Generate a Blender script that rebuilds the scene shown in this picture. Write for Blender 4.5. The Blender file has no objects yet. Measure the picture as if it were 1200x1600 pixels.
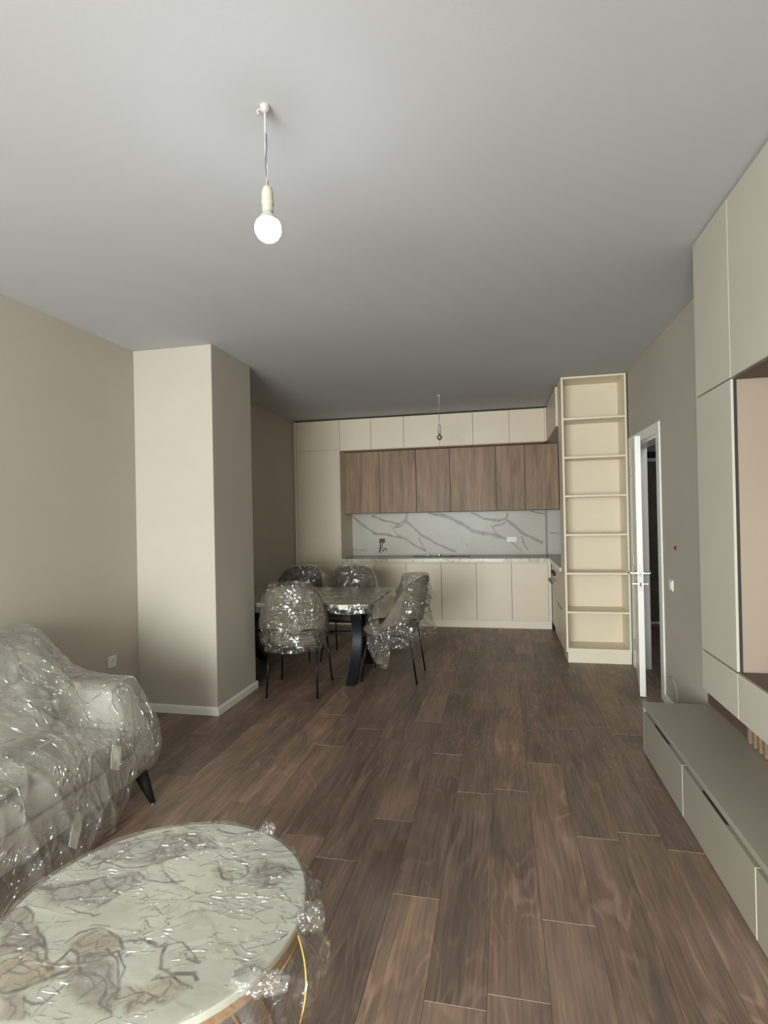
import bpy, bmesh, math, random
from mathutils import Vector, Matrix, noise

random.seed(7)
PI = math.pi
scn = bpy.context.scene
col = scn.collection

# ------------------------------------------------------------------ camera
F_PX, YAW, PITCH, ROLL, CAM_H = 850.0, 0.21225, 0.0048, -0.02074, 1.5
fw = Vector((-math.sin(YAW) * math.cos(PITCH), math.cos(YAW) * math.cos(PITCH), math.sin(PITCH)))
rt = Vector((math.cos(YAW), math.sin(YAW), 0))
up = rt.cross(fw)
rt, up = rt * math.cos(ROLL) + up * math.sin(ROLL), -rt * math.sin(ROLL) + up * math.cos(ROLL)
cd = bpy.data.cameras.new('camera')
cd.sensor_fit = 'HORIZONTAL'; cd.sensor_width = 36.0; cd.lens = F_PX / 1200 * 36.0
cd.clip_start = 0.02
cam = bpy.data.objects.new('camera', cd); col.objects.link(cam)
cam.matrix_world = Matrix(((rt.x, up.x, -fw.x, 0), (rt.y, up.y, -fw.y, 0), (rt.z, up.z, -fw.z, CAM_H), (0, 0, 0, 1)))
scn.camera = cam

# ------------------------------------------------------------------ view, sky, daylight
scn.view_settings.view_transform = 'Standard'
scn.view_settings.look = 'None'
scn.view_settings.gamma = 1.0
scn.view_settings.use_curve_mapping = False
scn.view_settings.exposure = 0.0
w = bpy.data.worlds.new('sky'); scn.world = w; w.use_nodes = True
w.node_tree.nodes['Background'].inputs['Color'].default_value = (0.80, 0.90, 1.0, 1)
w.node_tree.nodes['Background'].inputs['Strength'].default_value = 1.5

def area(name, loc, rot, sx, sy, power, color):
    l = bpy.data.lights.new(name, 'AREA'); l.shape = 'RECTANGLE'; l.size = sx; l.size_y = sy
    l.energy = power; l.color = color
    o = bpy.data.objects.new(name, l); col.objects.link(o); o.location = loc; o.rotation_euler = rot
    return o
# daylight entering through the balcony window behind the camera
area('window_daylight', (-1.35, -3.45, 1.5), (math.radians(68), 0, 0), 3.0, 2.7, 860, (0.95, 1.0, 0.985))
# unseen ceiling lamp that lights the hall beyond the door
area('hall_lamp', (1.9, 5.2, 2.78), (0, 0, 0), 0.5, 0.5, 9, (0.92, 0.96, 1.0))
BULB_STRENGTH = 120.0

# ------------------------------------------------------------------ material helpers
MATS = {}
class NT:
    def __init__(s, m): s.t = m.node_tree; s.n = s.t.nodes; s.l = s.t.links
    def add(s, typ, **k):
        nd = s.n.new(typ)
        for a, v in k.items():
            if a.startswith('i_'): nd.inputs[a[2:].replace('_', ' ')].default_value = v
            else: setattr(nd, a, v)
        return nd
    def link(s, a, b): s.l.new(a, b)
def newmat(name):
    m = bpy.data.materials.new(name); m.use_nodes = True
    MATS[name] = m
    t = NT(m); b = t.n['Principled BSDF']
    return m, t, b
def coords(t, scale=(1, 1, 1), rnd=False, kind='Object'):
    tc = t.add('ShaderNodeTexCoord')
    mp = t.add('ShaderNodeMapping'); mp.inputs['Scale'].default_value = scale
    if rnd:
        oi = t.add('ShaderNodeObjectInfo')
        mu = t.add('ShaderNodeMath', operation='MULTIPLY'); mu.inputs[1].default_value = 47.0
        t.link(oi.outputs['Random'], mu.inputs[0])
        cx = t.add('ShaderNodeCombineXYZ'); t.link(mu.outputs[0], cx.inputs[0]); t.link(mu.outputs[0], cx.inputs[1])
        ad = t.add('ShaderNodeVectorMath', operation='ADD')
        t.link(tc.outputs[kind], ad.inputs[0]); t.link(cx.outputs[0], ad.inputs[1]); t.link(ad.outputs[0], mp.inputs[0])
    else: t.link(tc.outputs[kind], mp.inputs[0])
    return mp.outputs[0]
def nz(t, vec, scale, detail=4, rough=0.5, dist=0.0):
    n = t.add('ShaderNodeTexNoise'); n.inputs['Scale'].default_value = scale; n.inputs['Detail'].default_value = detail
    n.inputs['Roughness'].default_value = rough; n.inputs['Distortion'].default_value = dist
    t.link(vec, n.inputs['Vector']); return n.outputs['Fac']
def ramp(t, fac, stops):
    r = t.add('ShaderNodeValToRGB'); e = r.color_ramp.elements
    while len(e) < len(stops): e.new(0.5)
    for q, (p, c) in zip(e, stops): q.position = p; q.color = (*c, 1) if len(c) == 3 else c
    t.link(fac, r.inputs[0]); return r.outputs['Color']
def bump(t, b, h, strength, dist):
    n = t.add('ShaderNodeBump'); n.inputs['Strength'].default_value = strength; n.inputs['Distance'].default_value = dist
    t.link(h, n.inputs['Height']); t.link(n.outputs[0], b.inputs['Normal']); return n
def mixc(t, fac, a, b, mode='MIX'):
    m = t.add('ShaderNodeMix', data_type='RGBA', blend_type=mode)
    for s, v in ((0, fac), (6, a), (7, b)):
        if hasattr(v, 'node'): t.link(v, m.inputs[s])
        else: m.inputs[s].default_value = v if not isinstance(v, tuple) or len(v) == 4 else (*v, 1)
    return m.outputs[2]
def simple(name, c, rough=0.5, metal=0.0, var=0.04, vscale=3.0, bumpy=0.0, bscale=300.0, spec=0.5):
    m, t, b = newmat(name)
    v = coords(t)
    n = nz(t, v, vscale, 3)
    lo = tuple(x * (1 - var) for x in c); hi = tuple(min(1, x * (1 + var)) for x in c)
    t.link(ramp(t, n, [(0.3, lo), (0.7, hi)]), b.inputs['Base Color'])
    b.inputs['Roughness'].default_value = rough; b.inputs['Metallic'].default_value = metal
    b.inputs['Specular IOR Level'].default_value = spec
    if bumpy: bump(t, b, nz(t, v, bscale, 2), bumpy, 0.002)
    return m

simple('wall_paint', (0.49, 0.447, 0.375), 0.85, var=0.03, vscale=1.2, bumpy=0.15, bscale=160)
simple('ceiling_paint', (0.555, 0.556, 0.568), 0.9, var=0.03, vscale=0.9, bumpy=0.1, bscale=120)
simple('white_paint', (0.78, 0.77, 0.72), 0.45, var=0.02)
simple('door_white', (0.80, 0.79, 0.74), 0.35, var=0.015)
simple('cream_lacquer', (0.73, 0.64, 0.485), 0.42, var=0.02)
simple('cream_edge', (0.79, 0.71, 0.56), 0.45, var=0.02)
simple('greige_lacquer', (0.50, 0.47, 0.39), 0.5, var=0.02, bumpy=0.05, bscale=500)
simple('greige_edge', (0.70, 0.67, 0.57), 0.45, var=0.02)
simple('taupe_lacquer', (0.315, 0.288, 0.232), 0.42, var=0.03, bumpy=0.08, bscale=600)
simple('pink_panel', (0.31, 0.250, 0.190), 0.6, var=0.03)
simple('dark_gap', (0.03, 0.027, 0.023), 0.8)
simple('dark_wood', (0.11, 0.07, 0.048), 0.6)  # plain dark brown for backings, carcasses and hidden boards
simple('black_metal', (0.012, 0.012, 0.013), 0.32, metal=0.6)
simple('table_leg_metal', (0.014, 0.017, 0.021), 0.45, metal=0.4)
simple('chrome', (0.72, 0.72, 0.70), 0.18, metal=1.0)
simple('brushed_steel', (0.28, 0.28, 0.265), 0.45, metal=1.0)
simple('ebony', (0.012, 0.011, 0.010), 0.6, spec=0.25)
simple('dark_reflection_top', (0.17, 0.16, 0.125), 0.22, var=0.1)
simple('gold_metal', (0.46, 0.28, 0.08), 0.42, metal=1.0, var=0.06)
simple('bronze_rim', (0.42, 0.235, 0.10), 0.45, metal=0.35, var=0.08, vscale=10)
simple('plastic_white', (0.78, 0.77, 0.72), 0.35)
simple('lamp_plastic', (0.50, 0.48, 0.38), 0.5)
simple('bulb_plastic', (0.45, 0.45, 0.42), 0.5)
simple('plastic_dark', (0.03, 0.028, 0.026), 0.4)
simple('red_plastic', (0.35, 0.02, 0.015), 0.4)
simple('wire_grey', (0.10, 0.10, 0.16), 0.5)
simple('paper', (0.68, 0.68, 0.58), 0.8, var=0.03, vscale=30)
simple('chair_fabric', (0.155, 0.130, 0.098), 0.9, var=0.12, vscale=20, bumpy=0.5, bscale=700)
simple('chair_dark', (0.05, 0.042, 0.032), 0.9, var=0.12, vscale=20, bumpy=0.5, bscale=700)
simple('sofa_fabric', (0.56, 0.53, 0.46), 0.9, var=0.05, vscale=12, bumpy=0.5, bscale=500)
simple('pillow_fabric', (0.60, 0.60, 0.48), 0.85, var=0.04, vscale=12, bumpy=0.3, bscale=400)
simple('table_top', (0.36, 0.32, 0.25), 0.35, var=0.12, vscale=6)
simple('hall_wood', (0.10, 0.085, 0.055), 0.5, var=0.25, vscale=5)
simple('dark_glass', (0.025, 0.032, 0.045), 0.1)
simple('sealant', (0.30, 0.29, 0.25), 0.5)
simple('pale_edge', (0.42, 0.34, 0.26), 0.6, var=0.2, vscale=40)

# oak floor planks
m, t, b = newmat('floor_oak')
v = coords(t, (1, 1, 1), True)
oi = t.add('ShaderNodeObjectInfo')
tone = ramp(t, oi.outputs['Random'], [(0.0, (0.150, 0.113, 0.090)), (0.35, (0.182, 0.132, 0.102)), (0.7, (0.218, 0.154, 0.117)), (1.0, (0.262, 0.184, 0.136))])
mp = t.add('ShaderNodeMapping'); mp.inputs['Scale'].default_value = (4.0, 0.95, 1); t.link(v, mp.inputs[0])
n1 = nz(t, mp.outputs[0], 1.0, 2.5, 0.5, 0.6)
mm = t.add('ShaderNodeMath', operation='MULTIPLY'); mm.inputs[1].default_value = 85.0; t.link(n1, mm.inputs[0])
sn = t.add('ShaderNodeMath', operation='SINE'); t.link(mm.outputs[0], sn.inputs[0])
mp2 = t.add('ShaderNodeMapping'); mp2.inputs['Scale'].default_value = (90, 2.6, 1); t.link(v, mp2.inputs[0])
n2 = nz(t, mp2.outputs[0], 1.0, 5, 0.65)
mp3 = t.add('ShaderNodeMapping'); mp3.inputs['Scale'].default_value = (9, 1.6, 1); t.link(v, mp3.inputs[0])
n3 = nz(t, mp3.outputs[0], 1.0, 4, 0.6)
c1 = mixc(t, ramp(t, n3, [(0.34, (0, 0, 0)), (0.70, (1, 1, 1))]), (0.68, 0.68, 0.69, 1), (1.32, 1.24, 1.17, 1))
c2 = mixc(t, ramp(t, sn.outputs[0], [(0.35, (0, 0, 0)), (1.0, (1, 1, 1))]), (0.88, 0.87, 0.865, 1), (1.28, 1.26, 1.24, 1))
c3 = mixc(t, ramp(t, n2, [(0.36, (0, 0, 0)), (0.62, (1, 1, 1))]), (0.82, 0.81, 0.80, 1), (1.2, 1.19, 1.18, 1))
c2 = mixc(t, ramp(t, nz(t, v, 2.6, 2, 0.5), [(0.40, (0.12, 0.12, 0.12)), (0.62, (1, 1, 1))]), (1, 1, 1, 1), c2)
cc = mixc(t, 1.0, tone, c1, 'MULTIPLY'); cc = mixc(t, 1.0, cc, c2, 'MULTIPLY'); cc = mixc(t, 1.0, cc, c3, 'MULTIPLY')
# builders' dust lying on the boards, in room coordinates
gv = t.add('ShaderNodeNewGeometry')
dust = ramp(t, nz(t, gv.outputs['Position'], 1.5, 6, 0.62, 0.8), [(0.52, (0, 0, 0)), (0.80, (0.22, 0.22, 0.22))])
cc = mixc(t, dust, cc, (0.24, 0.22, 0.20, 1))
t.link(cc, b.inputs['Base Color'])
t.link(ramp(t, n2, [(0.3, (0.50, 0.50, 0.50)), (0.7, (0.38, 0.38, 0.38))]), b.inputs['Roughness'])
b.inputs['Specular IOR Level'].default_value = 0.5
bump(t, b, n2, 0.12, 0.001)

# wood decor doors
m, t, b = newmat('oak_decor')
v = coords(t, (1, 1, 1), True)
mp = t.add('ShaderNodeMapping'); mp.inputs['Scale'].default_value = (9, 9, 1.0); t.link(v, mp.inputs[0])
n1 = nz(t, mp.outputs[0], 1.0, 6, 0.65, 0.5)
mp2 = t.add('ShaderNodeMapping'); mp2.inputs['Scale'].default_value = (60, 60, 2.5); t.link(v, mp2.inputs[0])
n2 = nz(t, mp2.outputs[0], 1.0, 4, 0.6)
cc = ramp(t, n1, [(0.30, (0.15, 0.090, 0.045)), (0.5, (0.265, 0.168, 0.088)), (0.70, (0.36, 0.238, 0.130))])
cc = mixc(t, 1.0, cc, mixc(t, ramp(t, n2, [(0.35, (0, 0, 0)), (0.6, (1, 1, 1))]), (0.78, 0.76, 0.74, 1), (1.1, 1.1, 1.1, 1)), 'MULTIPLY')
t.link(cc, b.inputs['Base Color']); b.inputs['Roughness'].default_value = 0.5
simple('slat_wood', (0.25, 0.165, 0.105), 0.5, var=0.15, vscale=25)

# veined slab: colour comes from the vein attribute of the mesh
m, t, b = newmat('veined_slab')
at = t.add('ShaderNodeAttribute'); at.attribute_name = 'vein'
v = coords(t)
f = t.add('ShaderNodeMath', operation='MULTIPLY'); t.link(at.outputs['Fac'], f.inputs[0])
t.link(ramp(t, nz(t, v, 14, 5, 0.7), [(0.3, (0.45, 0.45, 0.45)), (0.7, (1, 1, 1))]), f.inputs[1])
base = ramp(t, nz(t, v, 2.2, 4), [(0.3, (0.51, 0.49, 0.42)), (0.7, (0.59, 0.57, 0.49))])
t.link(mixc(t, f.outputs[0], base, (0.215, 0.20, 0.165, 1)), b.inputs['Base Color'])
b.inputs['Roughness'].default_value = 0.35; b.inputs['Specular IOR Level'].default_value = 0.3
m, t, b = newmat('marble_edge')
v = coords(t)
n = nz(t, v, 3.0, 5, 0.6, 1.5)
ab = t.add('ShaderNodeMath', operation='SUBTRACT'); ab.inputs[1].default_value = 0.5; t.link(n, ab.inputs[0])
ab2 = t.add('ShaderNodeMath', operation='ABSOLUTE'); t.link(ab.outputs[0], ab2.inputs[0])
t.link(ramp(t, ab2.outputs[0], [(0.0, (0.42, 0.38, 0.30)), (0.035, (0.70, 0.66, 0.54)), (1, (0.74, 0.70, 0.58))]), b.inputs['Base Color'])
b.inputs['Roughness'].default_value = 0.22

# coffee table stone: veins and coloured fields are drawn into mesh attributes
m, t, b = newmat('coffee_marble')
v = coords(t)
def attr(n):
    a_ = t.add('ShaderNodeAttribute'); a_.attribute_name = n; return a_.outputs['Fac']
def mul(a, b_):
    x_ = t.add('ShaderNodeMath', operation='MULTIPLY', use_clamp=True)
    for k_, q_ in enumerate((a, b_)):
        if hasattr(q_, 'node'): t.link(q_, x_.inputs[k_])
        else: x_.inputs[k_].default_value = q_
    return x_.outputs[0]
base = ramp(t, nz(t, v, 3.0, 4, 0.6, 0.5), [(0.3, (0.56, 0.565, 0.475)), (0.7, (0.66, 0.665, 0.585))])
blot = ramp(t, nz(t, v, 9, 5, 0.7, 1.2), [(0.35, (0.45, 0.45, 0.45)), (0.65, (1, 1, 1))])
cc = mixc(t, mul(attr('tan'), blot), base, (0.42, 0.33, 0.22, 1))
cc = mixc(t, mul(attr('mauve'), blot), cc, (0.30, 0.265, 0.235, 1))
fine = t.add('ShaderNodeTexVoronoi', feature='DISTANCE_TO_EDGE'); fine.inputs['Scale'].default_value = 13
wv = t.add('ShaderNodeTexNoise'); wv.inputs['Scale'].default_value = 9; wv.inputs['Detail'].default_value = 4; t.link(v, wv.inputs['Vector'])
sc = t.add('ShaderNodeVectorMath', operation='SCALE'); sc.inputs['Scale'].default_value = 0.16; t.link(wv.outputs['Color'], sc.inputs[0])
ad = t.add('ShaderNodeVectorMath', operation='ADD'); t.link(v, ad.inputs[0]); t.link(sc.outputs[0], ad.inputs[1]); t.link(ad.outputs[0], fine.inputs['Vector'])
fv = ramp(t, fine.outputs['Distance'], [(0.0, (0.8, 0.8, 0.8)), (0.025, (0.45, 0.45, 0.45)), (0.08, (0, 0, 0))])
cc = mixc(t, mul(fv, attr('field')), cc, (0.16, 0.125, 0.10, 1))
cc = mixc(t, mul(attr('vein'), ramp(t, nz(t, v, 25, 3, 0.6), [(0.3, (0.5, 0.5, 0.5)), (0.6, (1, 1, 1))])), cc, (0.15, 0.13, 0.115, 1))
t.link(cc, b.inputs['Base Color']); b.inputs['Roughness'].default_value = 0.14

def film(name, gloss_gain, haze, rough=0.09, s1=1.0, s2=0.5, big=8, fine=22, d1=0.010, d2=0.008, hazecol=(0.8, 0.8, 0.76), scale=1.0, tint=(0.97, 0.97, 0.96)):
    """clear wrapping film: transparent, glossy by fresnel, a little milky"""
    m = bpy.data.materials.new(name); m.use_nodes = True; MATS[name] = m
    t = NT(m); t.n.clear()
    out = t.add('ShaderNodeOutputMaterial')
    v = coords(t)
    # crease pattern: thin raised folds, stretched, at three scales
    def folds(scl, rot, stretch, wid, warp):
        wn = t.add('ShaderNodeTexNoise'); wn.inputs['Scale'].default_value = scl * 0.6; wn.inputs['Detail'].default_value = 2
        t.link(v, wn.inputs['Vector'])
        sc = t.add('ShaderNodeVectorMath', operation='SCALE'); sc.inputs['Scale'].default_value = warp / scl; t.link(wn.outputs['Color'], sc.inputs[0])
        ad = t.add('ShaderNodeVectorMath', operation='ADD'); t.link(v, ad.inputs[0]); t.link(sc.outputs[0], ad.inputs[1])
        mpp = t.add('ShaderNodeMapping'); mpp.inputs['Rotation'].default_value = rot; mpp.inputs['Scale'].default_value = (1.0, stretch, 1.0); t.link(ad.outputs[0], mpp.inputs[0])
        vo = t.add('ShaderNodeTexVoronoi', feature='DISTANCE_TO_EDGE'); vo.inputs['Scale'].default_value = scl
        t.link(mpp.outputs[0], vo.inputs['Vector'])
        mr = t.add('ShaderNodeMapRange', interpolation_type='SMOOTHSTEP'); mr.inputs['From Min'].default_value = 0.0; mr.inputs['From Max'].default_value = wid
        mr.inputs['To Min'].default_value = 1.0; mr.inputs['To Max'].default_value = 0.0
        t.link(vo.outputs['Distance'], mr.inputs['Value']); return mr.outputs[0]
    # folds gather in patches, the film lies smooth between them
    where = t.add('ShaderNodeMapRange', interpolation_type='SMOOTHSTEP'); where.inputs['From Min'].default_value = 0.46; where.inputs['From Max'].default_value = 0.64
    t.link(nz(t, v, 6 * scale, 3, 0.6, 0.6), where.inputs['Value'])
    b1 = t.add('ShaderNodeBump'); b1.inputs['Strength'].default_value = s1; b1.inputs['Distance'].default_value = d1
    where1 = t.add('ShaderNodeMapRange', interpolation_type='SMOOTHSTEP'); where1.inputs['From Min'].default_value = 0.40; where1.inputs['From Max'].default_value = 0.60
    t.link(nz(t, v, 3.7 * scale, 3, 0.6, 0.9), where1.inputs['Value'])
    f1 = t.add('ShaderNodeMath', operation='MULTIPLY'); t.link(folds(big, (0.3, 0.2, 0.9), 2.8, 0.09, 1.6), f1.inputs[0]); t.link(where1.outputs[0], f1.inputs[1])
    t.link(f1.outputs[0], b1.inputs['Height'])
    f2 = t.add('ShaderNodeMath', operation='MULTIPLY'); t.link(folds(fine, (0.6, 0.4, 0.3), 2.4, 0.15, 1.2), f2.inputs[0]); t.link(where.outputs[0], f2.inputs[1])
    b2 = t.add('ShaderNodeBump'); b2.inputs['Strength'].default_value = s2; b2.inputs['Distance'].default_value = d2
    t.link(f2.outputs[0], b2.inputs['Height']); t.link(b1.outputs[0], b2.inputs['Normal'])
    tr = t.add('ShaderNodeBsdfTransparent'); tr.inputs['Color'].default_value = (*tint, 1)
    gl = t.add('ShaderNodeBsdfGlossy'); gl.inputs['Roughness'].default_value = rough; gl.inputs['Color'].default_value = (1, 1, 1, 1)
    t.link(b2.outputs[0], gl.inputs['Normal'])
    # reflectance of a thin sheet, the same from either side
    ge = t.add('ShaderNodeNewGeometry'); dp = t.add('ShaderNodeVectorMath', operation='DOT_PRODUCT'); t.link(ge.outputs['Incoming'], dp.inputs[0]); t.link(b2.outputs[0], dp.inputs[1])
    ab = t.add('ShaderNodeMath', operation='ABSOLUTE'); t.link(dp.outputs['Value'], ab.inputs[0])
    om = t.add('ShaderNodeMath', operation='SUBTRACT', use_clamp=True); om.inputs[0].default_value = 1.0; t.link(ab.outputs[0], om.inputs[1])
    pw = t.add('ShaderNodeMath', operation='POWER'); pw.inputs[1].default_value = 5.0; t.link(om.outputs[0], pw.inputs[0])
    fr = t.add('ShaderNodeMath', operation='MULTIPLY_ADD'); fr.inputs[1].default_value = 0.90; fr.inputs[2].default_value = 0.04; t.link(pw.outputs[0], fr.inputs[0])
    mu = t.add('ShaderNodeMath', operation='MULTIPLY', use_clamp=True); mu.inputs[1].default_value = gloss_gain; t.link(fr.outputs[0], mu.inputs[0])
    mn = t.add('ShaderNodeMath', operation='MINIMUM'); mn.inputs[1].default_value = 0.6; t.link(mu.outputs[0], mn.inputs[0])
    df = t.add('ShaderNodeBsdfDiffuse'); df.inputs['Color'].default_value = (*hazecol, 1)
    tl = t.add('ShaderNodeBsdfTranslucent'); tl.inputs['Color'].default_value = (*hazecol, 1)
    dm = t.add('ShaderNodeMixShader'); dm.inputs[0].default_value = 0.35; t.link(df.outputs[0], dm.inputs[1]); t.link(tl.outputs[0], dm.inputs[2])
    hz = t.add('ShaderNodeMath', operation='MULTIPLY', use_clamp=True); hz.inputs[1].default_value = haze
    t.link(ramp(t, nz(t, v, 5 * scale, 4, 0.6, 1.0), [(0.3, (0.35, 0.35, 0.35)), (0.7, (1, 1, 1))]), hz.inputs[0])
    m1 = t.add('ShaderNodeMixShader'); t.link(hz.outputs[0], m1.inputs[0]); t.link(tr.outputs[0], m1.inputs[1]); t.link(dm.outputs[0], m1.inputs[2])
    m2 = t.add('ShaderNodeMixShader'); t.link(mn.outputs[0], m2.inputs[0]); t.link(m1.outputs[0], m2.inputs[1]); t.link(gl.outputs[0], m2.inputs[2])
    t.link(m2.outputs[0], out.inputs['Surface'])
    return m
film('sofa_film', 3.2, 0.42, 0.11, 1.0, 1.0, 3.6, 17, 0.018, 0.014, hazecol=(0.66, 0.66, 0.61))
film('tail_film', 4.0, 0.05, 0.10, 1.0, 1.0, 12, 26, 0.02, 0.016, hazecol=(0.6, 0.57, 0.5))
film('chair_film', 3.0, 0.05, 0.11, 1.0, 1.0, 6, 14, 0.016, 0.016, scale=1.5, hazecol=(0.6, 0.57, 0.5))
film('coffee_film', 2.4, 0.09, 0.10, 1.0, 1.0, 3.6, 16, 0.008, 0.007, scale=1.2)
film('table_film', 2.0, 0.08, 0.12, 0.8, 0.8, 5, 18)

# window pane
m = bpy.data.materials.new('window_glass'); m.use_nodes = True; MATS['window_glass'] = m
t = NT(m); t.n.clear()
o_ = t.add('ShaderNodeOutputMaterial'); a_ = t.add('ShaderNodeBsdfTransparent'); g_ = t.add('ShaderNodeBsdfGlossy'); g_.inputs['Roughness'].default_value = 0.02
x_ = t.add('ShaderNodeMixShader'); x_.inputs[0].default_value = 0.05
t.link(a_.outputs[0], x_.inputs[1]); t.link(g_.outputs[0], x_.inputs[2]); t.link(x_.outputs[0], o_.inputs['Surface'])
# lamp glass
m, t, b = newmat('lit_bulb')
b.inputs['Base Color'].default_value = (1, 1, 1, 1)
b.inputs['Emission Color'].default_value = (0.86, 0.95, 1.0, 1); b.inputs['Emission Strength'].default_value = BULB_STRENGTH
m, t, b = newmat('clear_bulb')
v = coords(t); t.link(ramp(t, nz(t, v, 20), [(0.3, (0.26, 0.24, 0.24)), (0.7, (0.36, 0.33, 0.32))]), b.inputs['Base Color'])
b.inputs['Roughness'].default_value = 0.08; b.inputs['Metallic'].default_value = 0.5

# ------------------------------------------------------------------ object helpers
def link(name, me, mat=None, parent=None, loc=None):
    o = bpy.data.objects.new(name, me); col.objects.link(o)
    if mat is not None and isinstance(me, bpy.types.Mesh) and not me.materials:
        for mm_ in (mat if isinstance(mat, (list, tuple)) else [mat]): me.materials.append(MATS[mm_])
    if parent is not None:
        o.parent = parent
        base = Vector(parent['_o']) if '_o' in parent else Vector((0, 0, 0))
        if loc is None: o.location = -base
        else: o.location = Vector(loc) - base
        o['_o'] = tuple(Vector(loc) if loc is not None else Vector((0, 0, 0)))
    elif loc is not None:
        o.location = loc; o['_o'] = tuple(loc)
    return o
def obj(name, bm, mat, parent=None, smooth=False, loc=None):
    """bm is in world coordinates unless loc is given"""
    me = bpy.data.meshes.new(name); bm.to_mesh(me); bm.free()
    if smooth:
        for p in me.polygons: p.use_smooth = True
    return link(name, me, mat, parent, loc)
def thing(name, label, cat, loc=(0, 0, 0), group=None):
    o = bpy.data.objects.new(name, None); col.objects.link(o); o.empty_display_size = 0.1
    o.location = loc; o['_o'] = tuple(loc)
    o['label'] = label; o['category'] = cat
    if group: o['group'] = group
    return o
def tag(o, label, cat, group=None):
    o['label'] = label; o['category'] = cat
    if group: o['group'] = group
    return o
def struct(o, label=None, cat='room'):
    o['kind'] = 'structure'; o['category'] = cat
    if label: o['label'] = label
    return o
def box(x0, x1, y0, y1, z0, z1, bev=0.0, seg=1, bm=None):
    own = bm is None
    b2 = bmesh.new()
    bmesh.ops.create_cube(b2, size=1)
    for v in b2.verts:
        v.co = Vector(((x0 + x1) / 2 + v.co.x * (x1 - x0), (y0 + y1) / 2 + v.co.y * (y1 - y0), (z0 + z1) / 2 + v.co.z * (z1 - z0)))
    if bev: bmesh.ops.bevel(b2, geom=b2.edges[:], offset=bev, segments=seg, affect='EDGES', profile=0.5)
    if own: return b2
    me = bpy.data.meshes.new('tmp'); b2.to_mesh(me); b2.free(); bm.from_mesh(me); bpy.data.meshes.remove(me)
    return bm
def prism(pts, axis, a0, a1, bev=0.0, seg=2, bm=None):
    """extrude a 2-D outline along an axis (X: pts are y,z  Y: pts are x,z  Z: pts are x,y)"""
    b2 = bmesh.new()
    def P(p, a):
        return (a, p[0], p[1]) if axis == 'X' else (p[0], a, p[1]) if axis == 'Y' else (p[0], p[1], a)
    A = [b2.verts.new(P(p, a0)) for p in pts]; B = [b2.verts.new(P(p, a1)) for p in pts]
    n = len(pts)
    b2.faces.new(A); b2.faces.new(B[::-1])
    for i in range(n): b2.faces.new((A[i], B[i], B[(i + 1) % n], A[(i + 1) % n]))
    bmesh.ops.recalc_face_normals(b2, faces=b2.faces[:])
    if bev: bmesh.ops.bevel(b2, geom=b2.edges[:], offset=bev, segments=seg, affect='EDGES', profile=0.5)
    if bm is None: return b2
    me = bpy.data.meshes.new('tmp'); b2.to_mesh(me); b2.free(); bm.from_mesh(me); bpy.data.meshes.remove(me)
    return bm
def tube(pts, r, bm=None, n=10, closed=False, r1=None):
    bm = bm or bmesh.new()
    P = [Vector(p) for p in pts]; N = len(P); rings = []
    prev = None
    for i, p in enumerate(P):
        if closed: d = P[(i + 1) % N] - P[i - 1]
        else: d = P[min(i + 1, N - 1)] - P[max(i - 1, 0)]
        d.normalize()
        a = prev if prev is not None else (Vector((0, 0, 1)) if abs(d.z) < 0.9 else Vector((1, 0, 0)))
        s = (a - d * a.dot(d)).normalized(); prev = s; q = d.cross(s)
        rr = r if r1 is None else r + (r1 - r) * i / (N - 1)
        rings.append([bm.verts.new(p + (s * math.cos(2 * PI * k / n) + q * math.sin(2 * PI * k / n)) * rr) for k in range(n)])
    for i in range(N if closed else N - 1):
        A, B = rings[i], rings[(i + 1) % N]
        for k in range(n): bm.faces.new((A[k], A[(k + 1) % n], B[(k + 1) % n], B[k]))
    if not closed:
        bm.faces.new(rings[0][::-1]); bm.faces.new(rings[-1])
    return bm
def lathe(prof, c, n=32, bm=None):
    """prof: list of (radius, z) top to bottom"""
    bm = bm or bmesh.new(); rings = []
    for r, z in prof:
        if r < 1e-5: rings.append([bm.verts.new((c[0], c[1], c[2] + z))])
        else: rings.append([bm.verts.new((c[0] + r * math.cos(2 * PI * k / n), c[1] + r * math.sin(2 * PI * k / n), c[2] + z)) for k in range(n)])
    for A, B in zip(rings, rings[1:]):
        for k in range(n):
            a0, a1 = A[k % len(A)], A[(k + 1) % len(A)]; b0, b1 = B[k % len(B)], B[(k + 1) % len(B)]
            f = [a0]
            for q in (a1, b1, b0):
                if q not in f: f.append(q)
            if len(f) > 2: bm.faces.new(f)
    bmesh.ops.recalc_face_normals(bm, faces=bm.faces[:])
    return bm
def grid_surface(fn, nu, nv, closed_u=False):
    bm = bmesh.new()
    V = [[bm.verts.new(fn(i / (nu if closed_u else nu - 1), j / (nv - 1))) for j in range(nv)] for i in range(nu)]
    for i in range(nu if closed_u else nu - 1):
        for j in range(nv - 1):
            bm.faces.new((V[i][j], V[(i + 1) % nu][j], V[(i + 1) % nu][j + 1], V[i][j + 1]))
    return bm
def ridge(p, s, seed=0.0):
    n = noise.noise(Vector(p) * s + Vector((seed, seed * 1.7, -seed)))
    return 1 - abs(n) * 2
def crinkle(p, s, seed=0.0):
    q = Vector(p) + noise.noise_vector(Vector(p) * s * 0.5 + Vector((seed, 3.1, seed))) * (0.35 / s)
    q = q + Vector((seed * 1.3, seed, -seed * 0.7))
    d, _ = noise.voronoi(q * s)
    return (d[1] - d[0])            # zero along the creases, rising to facet centres
def crease(p, s, seed=0.0, w=0.10):
    return math.exp(-crinkle(p, s, seed) / w)
def smoothstep(a, b_, x):
    x = max(0, min(1, (x - a) / (b_ - a))); return x * x * (3 - 2 * x)

ZC = 2.83; XL = -2.815; XR = 1.22; YB = -2.8; YK = 7.75; XH = 3.0
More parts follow.
